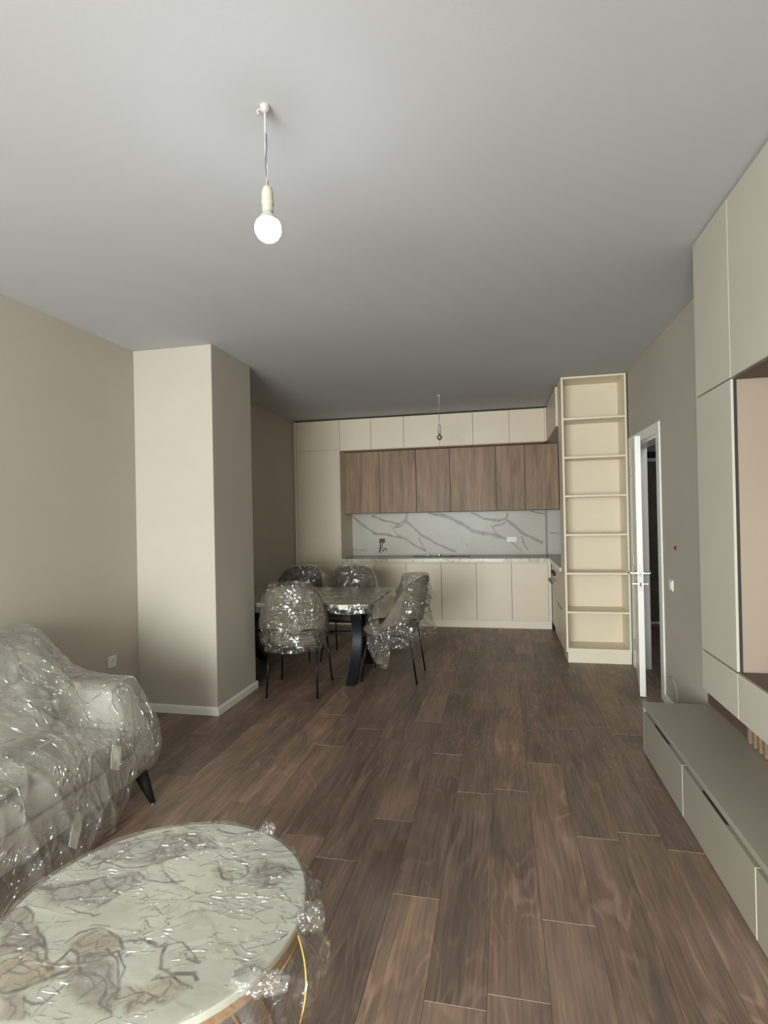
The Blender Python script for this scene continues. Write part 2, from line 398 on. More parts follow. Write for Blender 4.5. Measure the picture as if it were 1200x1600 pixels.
# ------------------------------------------------------------------ room shell
floor = struct(obj('floor', box(XL - 0.15, XH + 0.1, YB - 0.1, YK + 0.15, -0.06, -0.012), 'dark_wood'),
               'dark brown oak plank floor running towards the kitchen', 'floor')
ceiling = struct(obj('ceiling', box(XL - 0.15, XH + 0.1, YB - 0.1, YK + 0.15, ZC, ZC + 0.1), 'ceiling_paint'), 'plain off-white painted ceiling', 'ceiling')
struct(obj('wall_left', box(XL - 0.15, XL, YB, YK, -0.05, ZC), 'wall_paint'), 'plain greige wall behind the sofa', 'wall')
struct(obj('wall_back', box(XL - 0.15, XH + 0.1, YK, YK + 0.15, -0.05, ZC), 'wall_paint'), 'greige wall behind the kitchen', 'wall')
# right wall with a door opening
DY0, DY1, DZ = 4.67, 5.53, 2.10
wr = bmesh.new()
box(XR, XR + 0.12, YB, DY0, -0.05, ZC, bm=wr); box(XR, XR + 0.12, DY1, YK, -0.05, ZC, bm=wr); box(XR, XR + 0.12, DY0, DY1, DZ, ZC, bm=wr)
struct(obj('wall_right', wr, 'wall_paint'), 'greige wall with the white door', 'wall')
hw = bmesh.new()
box(XH, XH + 0.1, 3.5, YK, -0.05, ZC, bm=hw); box(XR + 0.12, XH + 0.1, 3.4, 3.5, -0.05, ZC, bm=hw)
struct(obj('wall_hall', hw, 'wall_paint'), 'wall of the hall behind the door', 'wall')
# window wall behind the camera
ww = bmesh.new(); WX0, WX1, WZ0, WZ1 = -2.65, 0.0, 0.06, 2.45
box(XL, WX0, YB - 0.15, YB, -0.05, ZC, bm=ww); box(WX1, XR + 0.12, YB - 0.15, YB, -0.05, ZC, bm=ww)
box(WX0, WX1, YB - 0.15, YB, WZ1, ZC, bm=ww); box(WX0, WX1, YB - 0.15, YB, -0.05, WZ0, bm=ww)
struct(obj('wall_window', ww, 'wall_paint'), 'wall with the balcony window', 'wall')
wf = bmesh.new()
for x0, x1 in ((WX0, WX0 + 0.06), (-1.36, -1.29), (WX1 - 0.06, WX1)): box(x0, x1, YB - 0.06, YB - 0.01, WZ0, WZ1, 0.004, bm=wf)
for z0, z1 in ((WZ0, WZ0 + 0.07), (WZ1 - 0.06, WZ1)): box(WX0 + 0.05, WX1 - 0.05, YB - 0.058, YB - 0.012, z0, z1, 0.004, bm=wf)
win = struct(obj('window_1', wf, 'white_paint'), 'white framed balcony window', 'window')
for x0, x1 in ((WX0 + 0.06, -1.36), (-1.29, WX1 - 0.06)):
    obj('pane', box(x0, x1, YB - 0.04, YB - 0.034, WZ0 + 0.07, WZ1 - 0.06), 'window_glass', win)
# column on the left
CX, CY0, CY1 = -2.14, 3.78, 4.44
struct(obj('wall_column', box(XL, CX, CY0, CY1, -0.01, ZC, 0.003), 'wall_paint'), 'square boxed column standing out from the left wall', 'wall')
def base_board(name, pts):
    """pts: run along a wall as ((x0,y0),(x1,y1), normal)"""
    bm = bmesh.new()
    for (a, b_, nrm) in pts:
        prof = [(0, 0), (0.016, 0), (0.016, 0.045), (0.012, 0.056), (0.006, 0.062), (0, 0.062)]
        A = []; B = []
        for d, z in prof:
            A.append(bm.verts.new((a[0] + nrm[0] * d, a[1] + nrm[1] * d, z))); B.append(bm.verts.new((b_[0] + nrm[0] * d, b_[1] + nrm[1] * d, z)))
        n = len(prof)
        for i in range(n): bm.faces.new((A[i], B[i], B[(i + 1) % n], A[(i + 1) % n]))
        bm.faces.new(A[::-1]); bm.faces.new(B)
    bmesh.ops.recalc_face_normals(bm, faces=bm.faces[:])
    return struct(obj(name, bm, 'white_paint'), None, 'baseboard')
base_board('baseboard_column', [((XL, CY0), (CX - 0.0002, CY0), (0, -1)), ((CX, CY0 - 0.016), (CX, CY1 + 0.016), (1, 0)), ((CX - 0.0002, CY1), (XL, CY1), (0, 1))])
base_board('baseboard_left', [((XL, YB), (XL, CY0 - 0.016), (1, 0)), ((XL, CY1 + 0.016), (XL, 7.12), (1, 0))])
base_board('baseboard_right', [((XR, 3.7), (XR, DY0 - 0.09), (-1, 0))])

# floor planks: each one its own object, sharing mesh data between equal sizes
PW, PL, PT = 0.19, 1.285, 0.012
pl_cache = {}
def plank_mesh(wd, ln, pale_ends=True):
    k = (round(wd, 3), round(ln, 3), pale_ends)
    if k in pl_cache: return pl_cache[k]
    bm = box(-wd / 2 + 0.0003, wd / 2 - 0.0003, -ln / 2 + 0.0006, ln / 2 - 0.0006, -PT, 0.0)
    # top bevels: long edges fine, short ends painted pale like edges catching light
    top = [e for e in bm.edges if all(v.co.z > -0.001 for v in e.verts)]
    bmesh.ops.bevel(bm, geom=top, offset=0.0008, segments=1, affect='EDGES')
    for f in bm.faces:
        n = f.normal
        if pale_ends and abs(n.y) > 0.4 and n.z > 0.2: f.material_index = 1
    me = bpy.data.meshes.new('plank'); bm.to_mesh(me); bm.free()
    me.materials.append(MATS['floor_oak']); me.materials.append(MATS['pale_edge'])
    pl_cache[k] = me
    return me
known = {-0.455: 2.112, 0.115: 2.077, -0.075: 1.725, 0.305: 2.637, 0.685: 2.602, -0.645: 2.62, 0.495: 1.42, -0.265: 2.95}
rr = random.Random(11)
xs = [0.115 + PW * k for k in range(-16, 16)]
for x in xs:
    x0, x1 = x, x + PW
    if x1 <= XL or x0 >= XH: continue
    off = None; isk = any(abs(kx - x) < 0.01 for kx in known)
    for kx, ky in known.items():
        if abs(kx - x) < 0.01: off = ky
    if off is None: off = rr.random() * PL
    y = off - PL * 4
    a, b_ = max(x0, XL), min(x1, XH)
    hall = x0 > XR
    spans = [(a, b_, 3.5 if hall else -0.35, YK)]
    for (a, b_, ya, yb) in spans:
        yy = y
        while yy < yb:
            s, e = max(yy, ya), min(yy + PL, yb)
            if e - s > 0.02 and b_ - a > 0.02:
                # planks wholly out of sight behind the camera keep to the coarse run
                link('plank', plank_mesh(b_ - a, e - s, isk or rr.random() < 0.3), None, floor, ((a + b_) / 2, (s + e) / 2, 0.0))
            yy += PL

# ------------------------------------------------------------------ door
door = struct(thing('door_1', 'white interior door standing ajar', 'door', (XR, DY0, 0)), None, 'door')
fr = bmesh.new()
for xx in (XR - 0.012, XR + 0.12 - 0.002):            # casings on both wall faces
    x0, x1 = xx, xx + 0.014
    box(x0, x1, DY0 - 0.085, DY0 + 0.004, 0, DZ - 0.0045, 0.002, bm=fr)
    box(x0, x1, DY1 - 0.004, DY1 + 0.085, 0, DZ - 0.0045, 0.002, bm=fr)
    box(x0, x1, DY0 - 0.085, DY1 + 0.085, DZ - 0.004, DZ + 0.085, 0.003, bm=fr)
obj('casing', fr, 'door_white', door)
jb = bmesh.new()
box(XR - 0.002, XR + 0.122, DY0 - 0.002, DY0 + 0.028, 0, DZ - 0.031, 0.002, bm=jb); box(XR - 0.002, XR + 0.122, DY1 - 0.028, DY1 + 0.002, 0, DZ - 0.031, 0.002, bm=jb)
box(XR - 0.002, XR + 0.122, DY0 - 0.002, DY1 + 0.002, DZ - 0.03, DZ + 0.002, 0.002, bm=jb)
box(XR + 0.05, XR + 0.064, DY1 - 0.04, DY1 - 0.028, 0, DZ - 0.03, bm=jb); box(XR + 0.05, XR + 0.064, DY0 + 0.028, DY0 + 0.04, 0, DZ - 0.03, bm=jb)
obj('jamb', jb, 'door_white', door)
# leaf in local coordinates: hinge line at origin, leaf runs along -Y, thickness towards +X
HX, HY = XR - 0.014, DY1 - 0.03
LL = 0.845
ex, ey = 1.048, 4.655
ang = math.atan2(HX - ex, HY - ey)      # opening angle into the room
piv = thing('leaf_pivot', '', '', (HX, HY, 0)); 
def on_leaf(bm):
    Mx = Matrix.Translation((HX, HY, 0)) @ Matrix.Rotation(-ang, 4, 'Z')
    bmesh.ops.transform(bm, matrix=Mx, verts=bm.verts[:]); return bm
bpy.data.objects.remove(piv)
leaf = obj('leaf', on_leaf(box(0.0, 0.044, -LL, -0.002, 0.008, 2.085, 0.002)), 'door_white', door)
for zz in (0.23, 1.02, 1.86):
    hb = box(-0.004, 0.0005, -0.034, -0.006, zz - 0.05, zz + 0.05, 0.0005); tube([(-0.004, -0.003, zz - 0.05), (-0.004, -0.003, zz + 0.05)], 0.006, hb)
    obj('hinge', on_leaf(hb), 'brushed_steel', leaf)
for s, x in ((-1, 0.0), (1, 0.044)):
    hd = bmesh.new()
    lathe([(0, 0.0), (0.025, 0.0), (0.025, -0.008), (0, -0.008)], (0, 0, 0), 20, hd)
    bmesh.ops.rotate(hd, verts=hd.verts[:], cent=(0, 0, 0), matrix=Matrix.Rotation(-s * PI / 2, 3, 'Y'))
    bmesh.ops.translate(hd, verts=hd.verts[:], vec=(x, -LL + 0.06, 0.985))
    tube([(x, -LL + 0.06, 0.985), (x + s * 0.05, -LL + 0.06, 0.985), (x + s * 0.058, -LL + 0.075, 0.985), (x + s * 0.058, -LL + 0.18, 0.985)], 0.009, hd)
    obj('handle', on_leaf(hd), 'chrome', leaf)
    hd = bmesh.new()
    tube([(x, -LL + 0.06, 0.90), (x + s * 0.008, -LL + 0.06, 0.90)], 0.024, hd, 18)
    tube([(x, -LL + 0.06, 0.90), (x + s * 0.03, -LL + 0.06, 0.90)], 0.007, hd)
    box(x + s * 0.03 - 0.006, x + s * 0.03 + 0.006, -LL + 0.05, -LL + 0.07, 0.892, 0.908, 0.002, bm=hd)
    obj('thumb_turn', on_leaf(hd), 'chrome', leaf)
lp = box(0.010, 0.034, -LL - 0.0015, -LL + 0.002, 0.85, 1.06, 0.0005); box(0.015, 0.029, -LL - 0.010, -LL, 0.965, 0.985, 0.002, bm=lp)
obj('lock_plate', on_leaf(lp), 'brushed_steel', leaf)
obj('lock_bolt', on_leaf(box(0.017, 0.027, -LL - 0.003, -LL - 0.0012, 0.885, 0.915)), 'plastic_dark', leaf)

# hall end: wood door, pale head rail, dark transom
hd = thing('hall_door', 'dark wood-look door at the end of the hall behind the open white door', 'door', (1.95, 7.72, 0))
obj('leaf', box(1.50, 2.40, 7.69, 7.735, 0.03, 2.12, 0.003), 'hall_wood', hd)
obj('sill', box(1.50, 2.40, 7.675, 7.735, 0.001, 0.03, 0.003), 'white_paint', hd)
obj('head_rail', box(1.45, 2.45, 7.67, 7.735, 2.12, 2.165, 0.003), 'white_paint', hd)
obj('transom', box(1.45, 2.45, 7.69, 7.735, 2.165, 2.25, 0.003), 'dark_glass', hd)
for x0, x1 in ((1.44, 1.50), (2.40, 2.46)): obj('side_post', box(x0, x1, 7.68, 7.735, 0.001, 2.12, 0.003), 'white_paint', hd)
hk = tube([(1.862, 7.69, 1.55), (1.862, 7.66, 1.55), (1.862, 7.65, 1.565)], 0.010)
tube([(1.862, 7.69, 1.53), (1.862, 7.665, 1.522), (1.862, 7.645, 1.545)], 0.006, hk)
obj('hook', hk, 'chrome', hd)

# ------------------------------------------------------------------ wall fittings
def socket(name, c, axis_sign, label, cat, parts):
    t_ = thing(name, label, cat, c)
    x = c[0]; s = axis_sign
    x0, x1 = sorted((x, x + s * 0.010))
    obj('face_plate', box(x0, x1, c[1] - 0.041, c[1] + 0.041, c[2] - 0.041, c[2] + 0.041, 0.003, 2), 'plastic_white', t_)
    if parts == 'socket':
        bm = bmesh.new(); lathe([(0.026, 0.0), (0.026, 0.004), (0.021, 0.004), (0.019, 0.0005), (0, 0.0005)], (0, 0, 0), 24, bm)
        bmesh.ops.rotate(bm, verts=bm.verts[:], cent=(0, 0, 0), matrix=Matrix.Rotation(s * PI / 2, 3, 'Y'))
        bmesh.ops.translate(bm, verts=bm.verts[:], vec=(x + s * 0.0098, c[1], c[2]))
        obj('socket_ring', bm, 'plastic_white', t_)
        bm = bmesh.new()
        for dy in (-0.0095, 0.0095): tube([(x + s * 0.0095, c[1] + dy, c[2]), (x + s * 0.0125, c[1] + dy, c[2])], 0.003, bm, 8)
        tube([(x + s * 0.0095, c[1], c[2] + 0.012), (x + s * 0.016, c[1], c[2] + 0.012)], 0.002, bm, 8)
        obj('contact_hole', bm, 'plastic_dark', t_)
    else:
        x0, x1 = sorted((x + s * 0.0095, x + s * 0.017))
        obj('rocker', box(x0, x1, c[1] - 0.027, c[1] + 0.027, c[2] - 0.028, c[2] + 0.028, 0.002), 'plastic_white', t_)
    return t_
socket('wall_socket', (XL, 3.476, 0.464), 1, 'white power socket low on the left wall above the sofa arm', 'socket', 'socket')
socket('light_switch', (XR, 4.372, 0.935), -1, 'white light switch on the right wall beside the door frame', 'switch', 'switch')
rb = thing('alarm_button', 'small round red button on the right wall above the light switch', 'button', (XR, 4.261, 1.218))
obj('base_ring', tube([(XR, 4.261, 1.218), (XR - 0.006, 4.261, 1.218)], 0.017, n=20), 'red_plastic', rb)
obj('button_cap', tube([(XR - 0.006, 4.261, 1.218), (XR - 0.012, 4.261, 1.218)], 0.010, n=16), 'red_plastic', rb)
tag(obj('cable', tube([(XR - 0.006, 4.46, 0.235), (XR - 0.006, 4.40, 0.238), (XR - 0.006, 4.335, 0.215), (XR - 0.006, 4.295, 0.17), (XR - 0.006, 4.28, 0.12), (XR - 0.006, 4.28, 0.065)], 0.005, n=8), 'wall_paint', smooth=True),
    'thin wall-coloured cable loop low on the right wall beside the door frame', 'cable')

# ------------------------------------------------------------------ ceiling lights
def pendant(x, y, label, lit, zt, zb, rb_, sway):
    t_ = thing('pendant_light', label, 'lamp', (x, y, ZC), 'bare bulb pendants hanging from the ceiling')
    bm = bmesh.new(); lathe([(0.016, 0.0), (0.016, -0.012), (0.010, -0.020), (0.006, -0.022), (0, -0.022)], (x, y, ZC), 16, bm)
    tube([(x - 0.012, y, ZC - 0.006), (x - 0.026, y, ZC - 0.010), (x - 0.022, y, ZC - 0.024)], 0.004, bm, 8)
    obj('ceiling_hook', bm, 'bulb_plastic', t_)
    obj('cable_sleeve', tube([(x, y, ZC - 0.02), (x + sway * 0.2, y, ZC - 0.09)], 0.0042, n=8), 'bulb_plastic', t_)
    L0, L1 = ZC - 0.085, zt
    for k, (mt, ph) in enumerate((('wire_grey', 0.0), ('bulb_plastic', 2.4))):
        pts = []
        for i in range(15):
            u = i / 14
            pts.append((x + sway * (0.2 + 0.8 * u) + 0.004 * math.sin(ph + 7 * u) * math.sin(PI * u), y + 0.004 * math.cos(ph + 7 * u), L0 + (L1 - L0) * u))
        obj('wire', tube(pts, 0.0019, n=6), mt, t_)
    cx = x + sway
    h = zt - zb
    obj('lamp_holder', lathe([(0, 0), (0.009, 0), (0.014, -0.004), (0.0185, -0.25 * h), (0.0195, -0.62 * h), (0.0205, -0.64 * h), (0.0205, -0.68 * h), (0.0175, -0.70 * h), (0.018, -h), (0, -h)], (cx, y, zt), 24), 'lamp_plastic', t_, True)
    zc = -0.012 - rb_ * 1.02
    a0 = 30 if lit else 62
    if lit:      # opaque white base of the bulb, only its dome gives light
        obj('bulb_base', lathe([(0, 0.001), (0.0145, 0.0), (0.017, -0.006), (0.030, zc + rb_ * 0.75), (rb_ * math.cos(math.radians(a0)) + 0.0012, zc + rb_ * math.sin(math.radians(a0))), (0, zc + rb_ * 0.45)], (cx, y, zb), 24), 'bulb_plastic', t_, True)
        prof = []
    else: prof = [(0.0135, 0.0)]
    for i in range(14):
        a = math.radians(a0 - i * ((90 + a0) / 13)); prof.append((rb_ * math.cos(a), zc + rb_ * math.sin(a)))
    prof[-1] = (0, zc - rb_)
    bl = obj('light_bulb', lathe(prof, (cx, y, zb), 24), 'lit_bulb' if lit else 'clear_bulb', t_, True)
    return t_
pendant(-0.72, 1.64, 'bare lit bulb hanging from the ceiling near the camera', True, 2.568, 2.486, 0.042, 0.003)
pendant(-0.655, 6.09, 'bare unlit bulb hanging in front of the kitchen wall cabinets', False, 2.50, 2.395, 0.031, -0.003)

# ------------------------------------------------------------------ kitchen
YF = 7.15
def unit(name, label, cat, x0, x1, y0, y1, z0, z1, mat, fronts, group=None, fmat=None, carc='cream_lacquer'):
    """cabinet facing -Y: carcass plus separate fronts [(part, xa, xb, za, zb)]"""
    t_ = thing(name, label, cat, ((x0 + x1) / 2, y0, z0), group)
    obj('carcass', box(x0 + 0.0005, x1 - 0.0005, y0 + 0.02, y1, z0, z1, 0.001), carc, t_)
    for (pn, xa, xb, za, zb) in fronts:
        loc = ((xa + xb) / 2, y0 + 0.009, (za + zb) / 2)
        obj(pn, box(-(xb - xa) / 2 + 0.003, (xb - xa) / 2 - 0.003, -0.009, 0.009, -(zb - za) / 2 + 0.003, (zb - za) / 2 - 0.003, 0.0015), fmat or mat, t_, loc=loc)
    return t_
# tall unit
tl = unit('tall_cabinet', 'tall cream cabinet at the left end of the kitchen', 'cabinet', -2.80, -2.165, YF, YK - 0.005, 0.10, 2.81, 'cream_lacquer',
          [('door', -2.77, -2.165, 2.400, 2.805), ('door', -2.77, -2.165, 0.853, 2.396), ('door', -2.77, -2.165, 0.105, 0.849)])
obj('filler_strip', box(-2.81, -2.772, YF + 0.002, YF + 0.022, 0.10, 2.81, 0.001), 'cream_edge', tl)
obj('side_panel', box(-2.165, -2.147, YF - 0.002, YK - 0.005, 0.001, 2.81, 0.001), 'cream_edge', tl)
obj('plinth', box(-2.80, -2.166, YF + 0.05, YF + 0.066, 0.001, 0.099), 'cream_edge', tl)
# base units
bx = [-2.146, -1.695, -1.258, -0.790, -0.334, 0.112, 0.566]
names_b = ['first cream base cabinet, next to the tall cabinet and behind the dining chairs', 'second cream base cabinet from the left, behind the dining table corner', 'third cream base cabinet from the left, behind the wrapped right chair',
           'fourth cream base cabinet from the left, just right of the wrapped chair', 'fifth cream base cabinet from the left, second before the oven corner', 'last cream base cabinet on the right, meeting the oven corner']
for i in range(6):
    unit('base_cabinet', names_b[i], 'cabinet', bx[i], bx[i + 1], YF + 0.02, YK - 0.02, 0.10, 0.857, 'cream_lacquer', [('door', bx[i], bx[i + 1], 0.105, 0.845)], 'cream base cabinets under the worktop')
tag(obj('corner_filler', box(0.5665, 0.60, YF + 0.022, YF + 0.042, 0.10, 0.857, 0.001), 'cream_edge'), 'narrow cream filler strip in the inner corner of the base cabinets', 'panel')
tag(obj('kitchen_plinth', box(-2.146, 0.60, YF + 0.045, YF + 0.061, 0.001, 0.099, 0.001), 'cream_edge'), 'cream plinth board along the floor under the base cabinets', 'plinth')
# worktop, L shaped
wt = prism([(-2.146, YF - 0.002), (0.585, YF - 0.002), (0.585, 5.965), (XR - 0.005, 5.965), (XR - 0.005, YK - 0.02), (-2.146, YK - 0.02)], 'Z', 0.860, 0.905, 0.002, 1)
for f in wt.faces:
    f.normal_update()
    if f.normal.z > 0.9: f.material_index = 1  # dark reflection of the cabinets put into the colour of the top
tag(obj('worktop', wt, ['marble_edge', 'dark_reflection_top']), 'worktop with pale marble-look edge and top coloured dark as a reflection, turning the corner to the oven', 'worktop')
# wall units
ux = [-2.146, -1.700, -1.251, -0.773, -0.339, 0.122, 0.560]
names_u = ['small cream wall cabinet under the ceiling, next to the tall cabinet', 'second small cream wall cabinet from the left under the ceiling', 'third small cream wall cabinet, left of the hanging unlit bulb',
           'fourth small cream wall cabinet, right behind the hanging unlit bulb', 'fifth small cream wall cabinet from the left under the ceiling', 'last small cream wall cabinet on the right, in the corner under the ceiling']
for i in range(6):
    unit('wall_cabinet', names_u[i], 'cabinet', ux[i], ux[i + 1], YF, YK - 0.005, 2.385, 2.81, 'cream_lacquer', [('door', ux[i], ux[i + 1], 2.388, 2.806)], 'small cream wall cabinets under the ceiling')
tag(obj('corner_filler', box(0.5605, 0.578, YF + 0.001, YF + 0.021, 2.385, 2.81, 0.001), 'cream_edge'), 'narrow cream filler strip in the inner corner of the wall cabinets', 'panel')
YW = 7.35
wx = [-2.12, -1.638, -1.128, -0.667, -0.06, 0.31, 0.735]
names_w = ['first oak-brown wall cabinet, beside the tall cream cabinet', 'second oak-brown wall cabinet from the left', 'third oak-brown wall cabinet from the left', 'widest oak-brown wall cabinet, fourth from the left',
           'narrow oak-brown wall cabinet, second from the right end', 'oak-brown wall cabinet at the right end of the row by the corner']
for i in range(6):
    unit('oak_cabinet', names_w[i], 'cabinet', wx[i], wx[i + 1], YW, YK - 0.005, 1.52, 2.380, 'oak_decor', [('door', wx[i], wx[i + 1], 1.522, 2.378)], 'oak-brown wall cabinets above the backsplash', carc='dark_wood')
tag(obj('oak_filler', box(-2.146, -2.1205, YW + 0.012, YW + 0.03, 1.52, 2.38, 0.001), 'oak_decor'), 'thin oak-brown filler strip between tall cabinet and oak wall cabinets', 'panel')
# backsplash with veins as mesh attribute
VEINS = [[(-1.958, 1.322), (-1.816, 1.238), (-1.555, 1.188), (-1.367, 1.151), (-1.229, 1.058), (-1.081, 0.965)], [(-1.834, 1.483), (-1.645, 1.41), (-1.445, 1.36), (-1.343, 1.427), (-1.325, 1.508)], [(-1.339, 1.393), (-1.247, 1.311), (-1.122, 1.194), (-0.952, 1.101), (-0.839, 1.043), (-0.659, 0.962)], [(-1.575, 1.339), (-1.483, 1.222), (-1.367, 1.151)], [(-1.158, 1.16), (-1.103, 1.022), (-1.069, 0.965)], [(-0.989, 1.512), (-0.83, 1.475), (-0.65, 1.415), (-0.517, 1.322), (-0.385, 1.23), (-0.122, 1.193), (0.051, 1.135)], [(-0.413, 1.5), (-0.249, 1.418), (-0.031, 1.381), (0.068, 1.412), (0.08, 1.49)], [(0.067, 1.39), (0.184, 1.311), (0.289, 1.199), (0.541, 1.075)], [(-0.141, 1.316), (-0.067, 1.192), (0.051, 1.135), (0.178, 1.034), (0.273, 0.956)], [(0.278, 1.166), (0.307, 1.033), (0.348, 0.978)], [(0.628, 1.216), (0.732, 1.193), (0.95, 1.16)], [(-2.161, 1.501), (-2.053, 1.405), (-1.958, 1.322)], [(-0.566, 1.131), (-0.456, 1.04)], [(-1.517, 1.315), (-1.41, 1.336), (-1.343, 1.393)], [(-0.097, 1.315), (0.012, 1.325), (0.067, 1.379)], [(0.402, 1.505), (0.591, 1.457)], [(-2.183, 1.03), (-2.111, 0.995), (-1.941, 0.982)]]
VW = [0.022, 0.02, 0.022, 0.010, 0.012, 0.034, 0.02, 0.028, 0.012, 0.016, 0.010, 0.02, 0.006, 0.02, 0.022, 0.014, 0.01]
def slab(x0, x1, z0, z1, nx, nzz):
    bm = bmesh.new(); L = bm.verts.layers.float.new('vein')
    V = []
    for i in range(nx + 1):
        row = []
        for j in range(nzz + 1):
            x = x0 + (x1 - x0) * i / nx; z = z0 + (z1 - z0) * j / nzz
            v = bm.verts.new((x, 7.73, z))
            q = noise.noise_vector(Vector((x * 7, z * 7, 1.0))) * 0.016
            px, pz = x + q.x, z + q.y
            best = 0.0
            for wv_, poly in zip(VW, VEINS):
                for (ax, az), (bx_, bz_) in zip(poly, poly[1:]):
                    if min(ax, bx_) - 0.05 > px or max(ax, bx_) + 0.05 < px: continue
                    dx, dz = bx_ - ax, bz_ - az
                    u = max(0, min(1, ((px - ax) * dx + (pz - az) * dz) / (dx * dx + dz * dz)))
                    d = math.hypot(px - ax - u * dx, pz - az - u * dz)
                    wd = wv_ * (0.70 + 0.6 * (noise.noise(Vector((x * 9, z * 9, 5))) + 0.5))
                    best = max(best, 1 - smoothstep(wd * 0.35, wd * 1.0, d))
            v[L] = best
            row.append(v)
        V.append(row)
    for i in range(nx):
        for j in range(nzz): bm.faces.new((V[i][j], V[i + 1][j], V[i + 1][j + 1], V[i][j + 1]))
    # sides give the slab its thickness
    ring = [V[i][0] for i in range(nx + 1)] + [V[nx][j] for j in range(1, nzz + 1)] + [V[i][nzz] for i in range(nx - 1, -1, -1)] + [V[0][j] for j in range(nzz - 1, 0, -1)]
    back = [bm.verts.new((v.co.x, 7.742, v.co.z)) for v in ring]
    n = len(ring)
    for i in range(n): bm.faces.new((ring[i], back[i], back[(i + 1) % n], ring[(i + 1) % n]))
    bm.faces.new(back)
    return bm
bs = thing('backsplash', 'white backsplash with grey veins behind the worktop', 'backsplash', (-0.7, 7.73, 0.906))
obj('slab', slab(-2.146, 0.585, 0.907, 1.519, 300, 70), 'veined_slab', bs)
obj('slab', slab(0.612, XR - 0.004, 0.907, 1.519, 66, 70), 'veined_slab', bs)
obj('joint_strip', box(0.586, 0.611, 7.722, 7.742, 0.907, 1.519, 0.001), 'sealant', bs)
# sink set in the worktop
sk = thing('kitchen_sink', 'low stainless steel sink rim set in the worktop', 'sink', (-0.82, 7.45, 0.905))
rim = bmesh.new()
sx0, sx1, sy0, sy1 = -1.22, -0.44, 7.22, 7.66
for a in ((sx0, sx1, sy0, sy0 + 0.025), (sx0, sx1, sy1 - 0.025, sy1), (sx0, sx0 + 0.025, sy0 + 0.025, sy1 - 0.025), (sx1 - 0.025, sx1, sy0 + 0.025, sy1 - 0.025), (-0.72, -0.69, sy0 + 0.025, sy1 - 0.025)):
    box(*a, 0.9055, 0.913, 0.002, bm=rim)
obj('rim', rim, 'brushed_steel', sk)
obj('basin', box(sx0 + 0.025, -0.72, sy0 + 0.025, sy1 - 0.025, 0.9052, 0.907), 'plastic_dark', sk)
dr = bmesh.new()
for k in range(9): box(-0.68 + k * 0.023, -0.672 + k * 0.023, sy0 + 0.04, sy1 - 0.04, 0.9052, 0.911, 0.001, bm=dr)
obj('drainer', dr, 'brushed_steel', sk)
for xx_, rr_ in ((-0.86, 0.02), (-1.02, 0.014)): obj('tap_hole_cap', tube([(xx_, 7.60, 0.9131), (xx_, 7.60, 0.926)], rr_, n=14), 'chrome', sk)
# wiring outlets on the backsplash
oc = thing('wall_outlet_box', 'dark open outlet box with loose wires on the backsplash', 'outlet', (-1.70, 7.73, 1.12))
ob = bmesh.new()
for a in ((-1.742, -1.735, 1.09, 1.15), (-1.667, -1.660, 1.09, 1.15), (-1.735, -1.667, 1.143, 1.15), (-1.735, -1.667, 1.09, 1.097)):
    box(a[0], a[1], 7.716, 7.729, a[2], a[3], 0.001, bm=ob)
box(-1.735, -1.667, 7.722, 7.729, 1.097, 1.143, bm=ob)
obj('box', ob, 'dark_wood', oc)
for k, pts in enumerate(([(-1.72, 7.72, 1.10), (-1.722, 7.70, 1.05), (-1.735, 7.69, 0.97), (-1.73, 7.69, 0.95)], [(-1.70, 7.72, 1.10), (-1.705, 7.695, 1.05), (-1.69, 7.68, 1.00), (-1.645, 7.68, 0.99)], [(-1.69, 7.72, 1.10), (-1.71, 7.70, 1.03), (-1.68, 7.68, 0.975), (-1.66, 7.68, 1.015), (-1.63, 7.68, 0.99)])):
    obj('wire', tube(pts, 0.007, n=6), 'plastic_dark' if k != 1 else 'plastic_white', oc)
oc = thing('wall_outlet', 'small white double outlet on the right part of the backsplash', 'outlet', (0.10, 7.73, 1.12))
obj('face_plate', box(0.065, 0.20, 7.722, 7.729, 1.085, 1.155, 0.002), 'plastic_white', oc)
for xx in (0.098, 0.165): obj('socket_ring', tube([(xx, 7.7225, 1.12), (xx, 7.717, 1.12)], 0.024, n=16), 'plastic_white', oc)

# return run along the right wall (faces -X at x = 0.60)
def unit_x(name, label, cat, xf, x1, y0, y1, z0, z1, mat, fronts, group=None, carc=None, th=0.018):
    t_ = thing(name, label, cat, (xf, (y0 + y1) / 2, z0), group)
    obj('carcass', box(xf + th + 0.002, x1, y0 + 0.0005, y1 - 0.0005, z0, z1, 0.001), carc or mat, t_)
    for (pn, ya, yb, za, zb) in fronts:
        obj(pn, box(-th / 2, th / 2, -(yb - ya) / 2 + 0.002, (yb - ya) / 2 - 0.002, -(zb - za) / 2 + 0.002, (zb - za) / 2 - 0.002, 0.0015), mat, t_, loc=(xf + th / 2, (ya + yb) / 2, (za + zb) / 2))
    return t_
XO = 0.602
dc = unit_x('drawer_cabinet', 'cream drawer cabinet between the oven and the open shelf unit', 'cabinet', XO, XR - 0.01, 5.965, 6.50, 0.10, 0.857, 'cream_lacquer', [('drawer', 5.965, 6.50, 0.105, 0.46), ('drawer', 5.965, 6.50, 0.464, 0.845)])
obj('handle_slot', box(XO - 0.002, XO + 0.004, 6.02, 6.44, 0.452, 0.472, 0.001), 'plastic_dark', dc)
obj('plinth', box(XO + 0.03, XO + 0.045, 5.965, 6.50, 0.001, 0.098), 'cream_edge', dc)
ov = thing('built_in_oven', 'built-in oven with dark dials beneath the worktop corner', 'oven', (XO, 6.8, 0.10))
obj('body', box(XO + 0.022, XR - 0.01, 6.502, 7.10, 0.10, 0.857), 'cream_lacquer', ov)
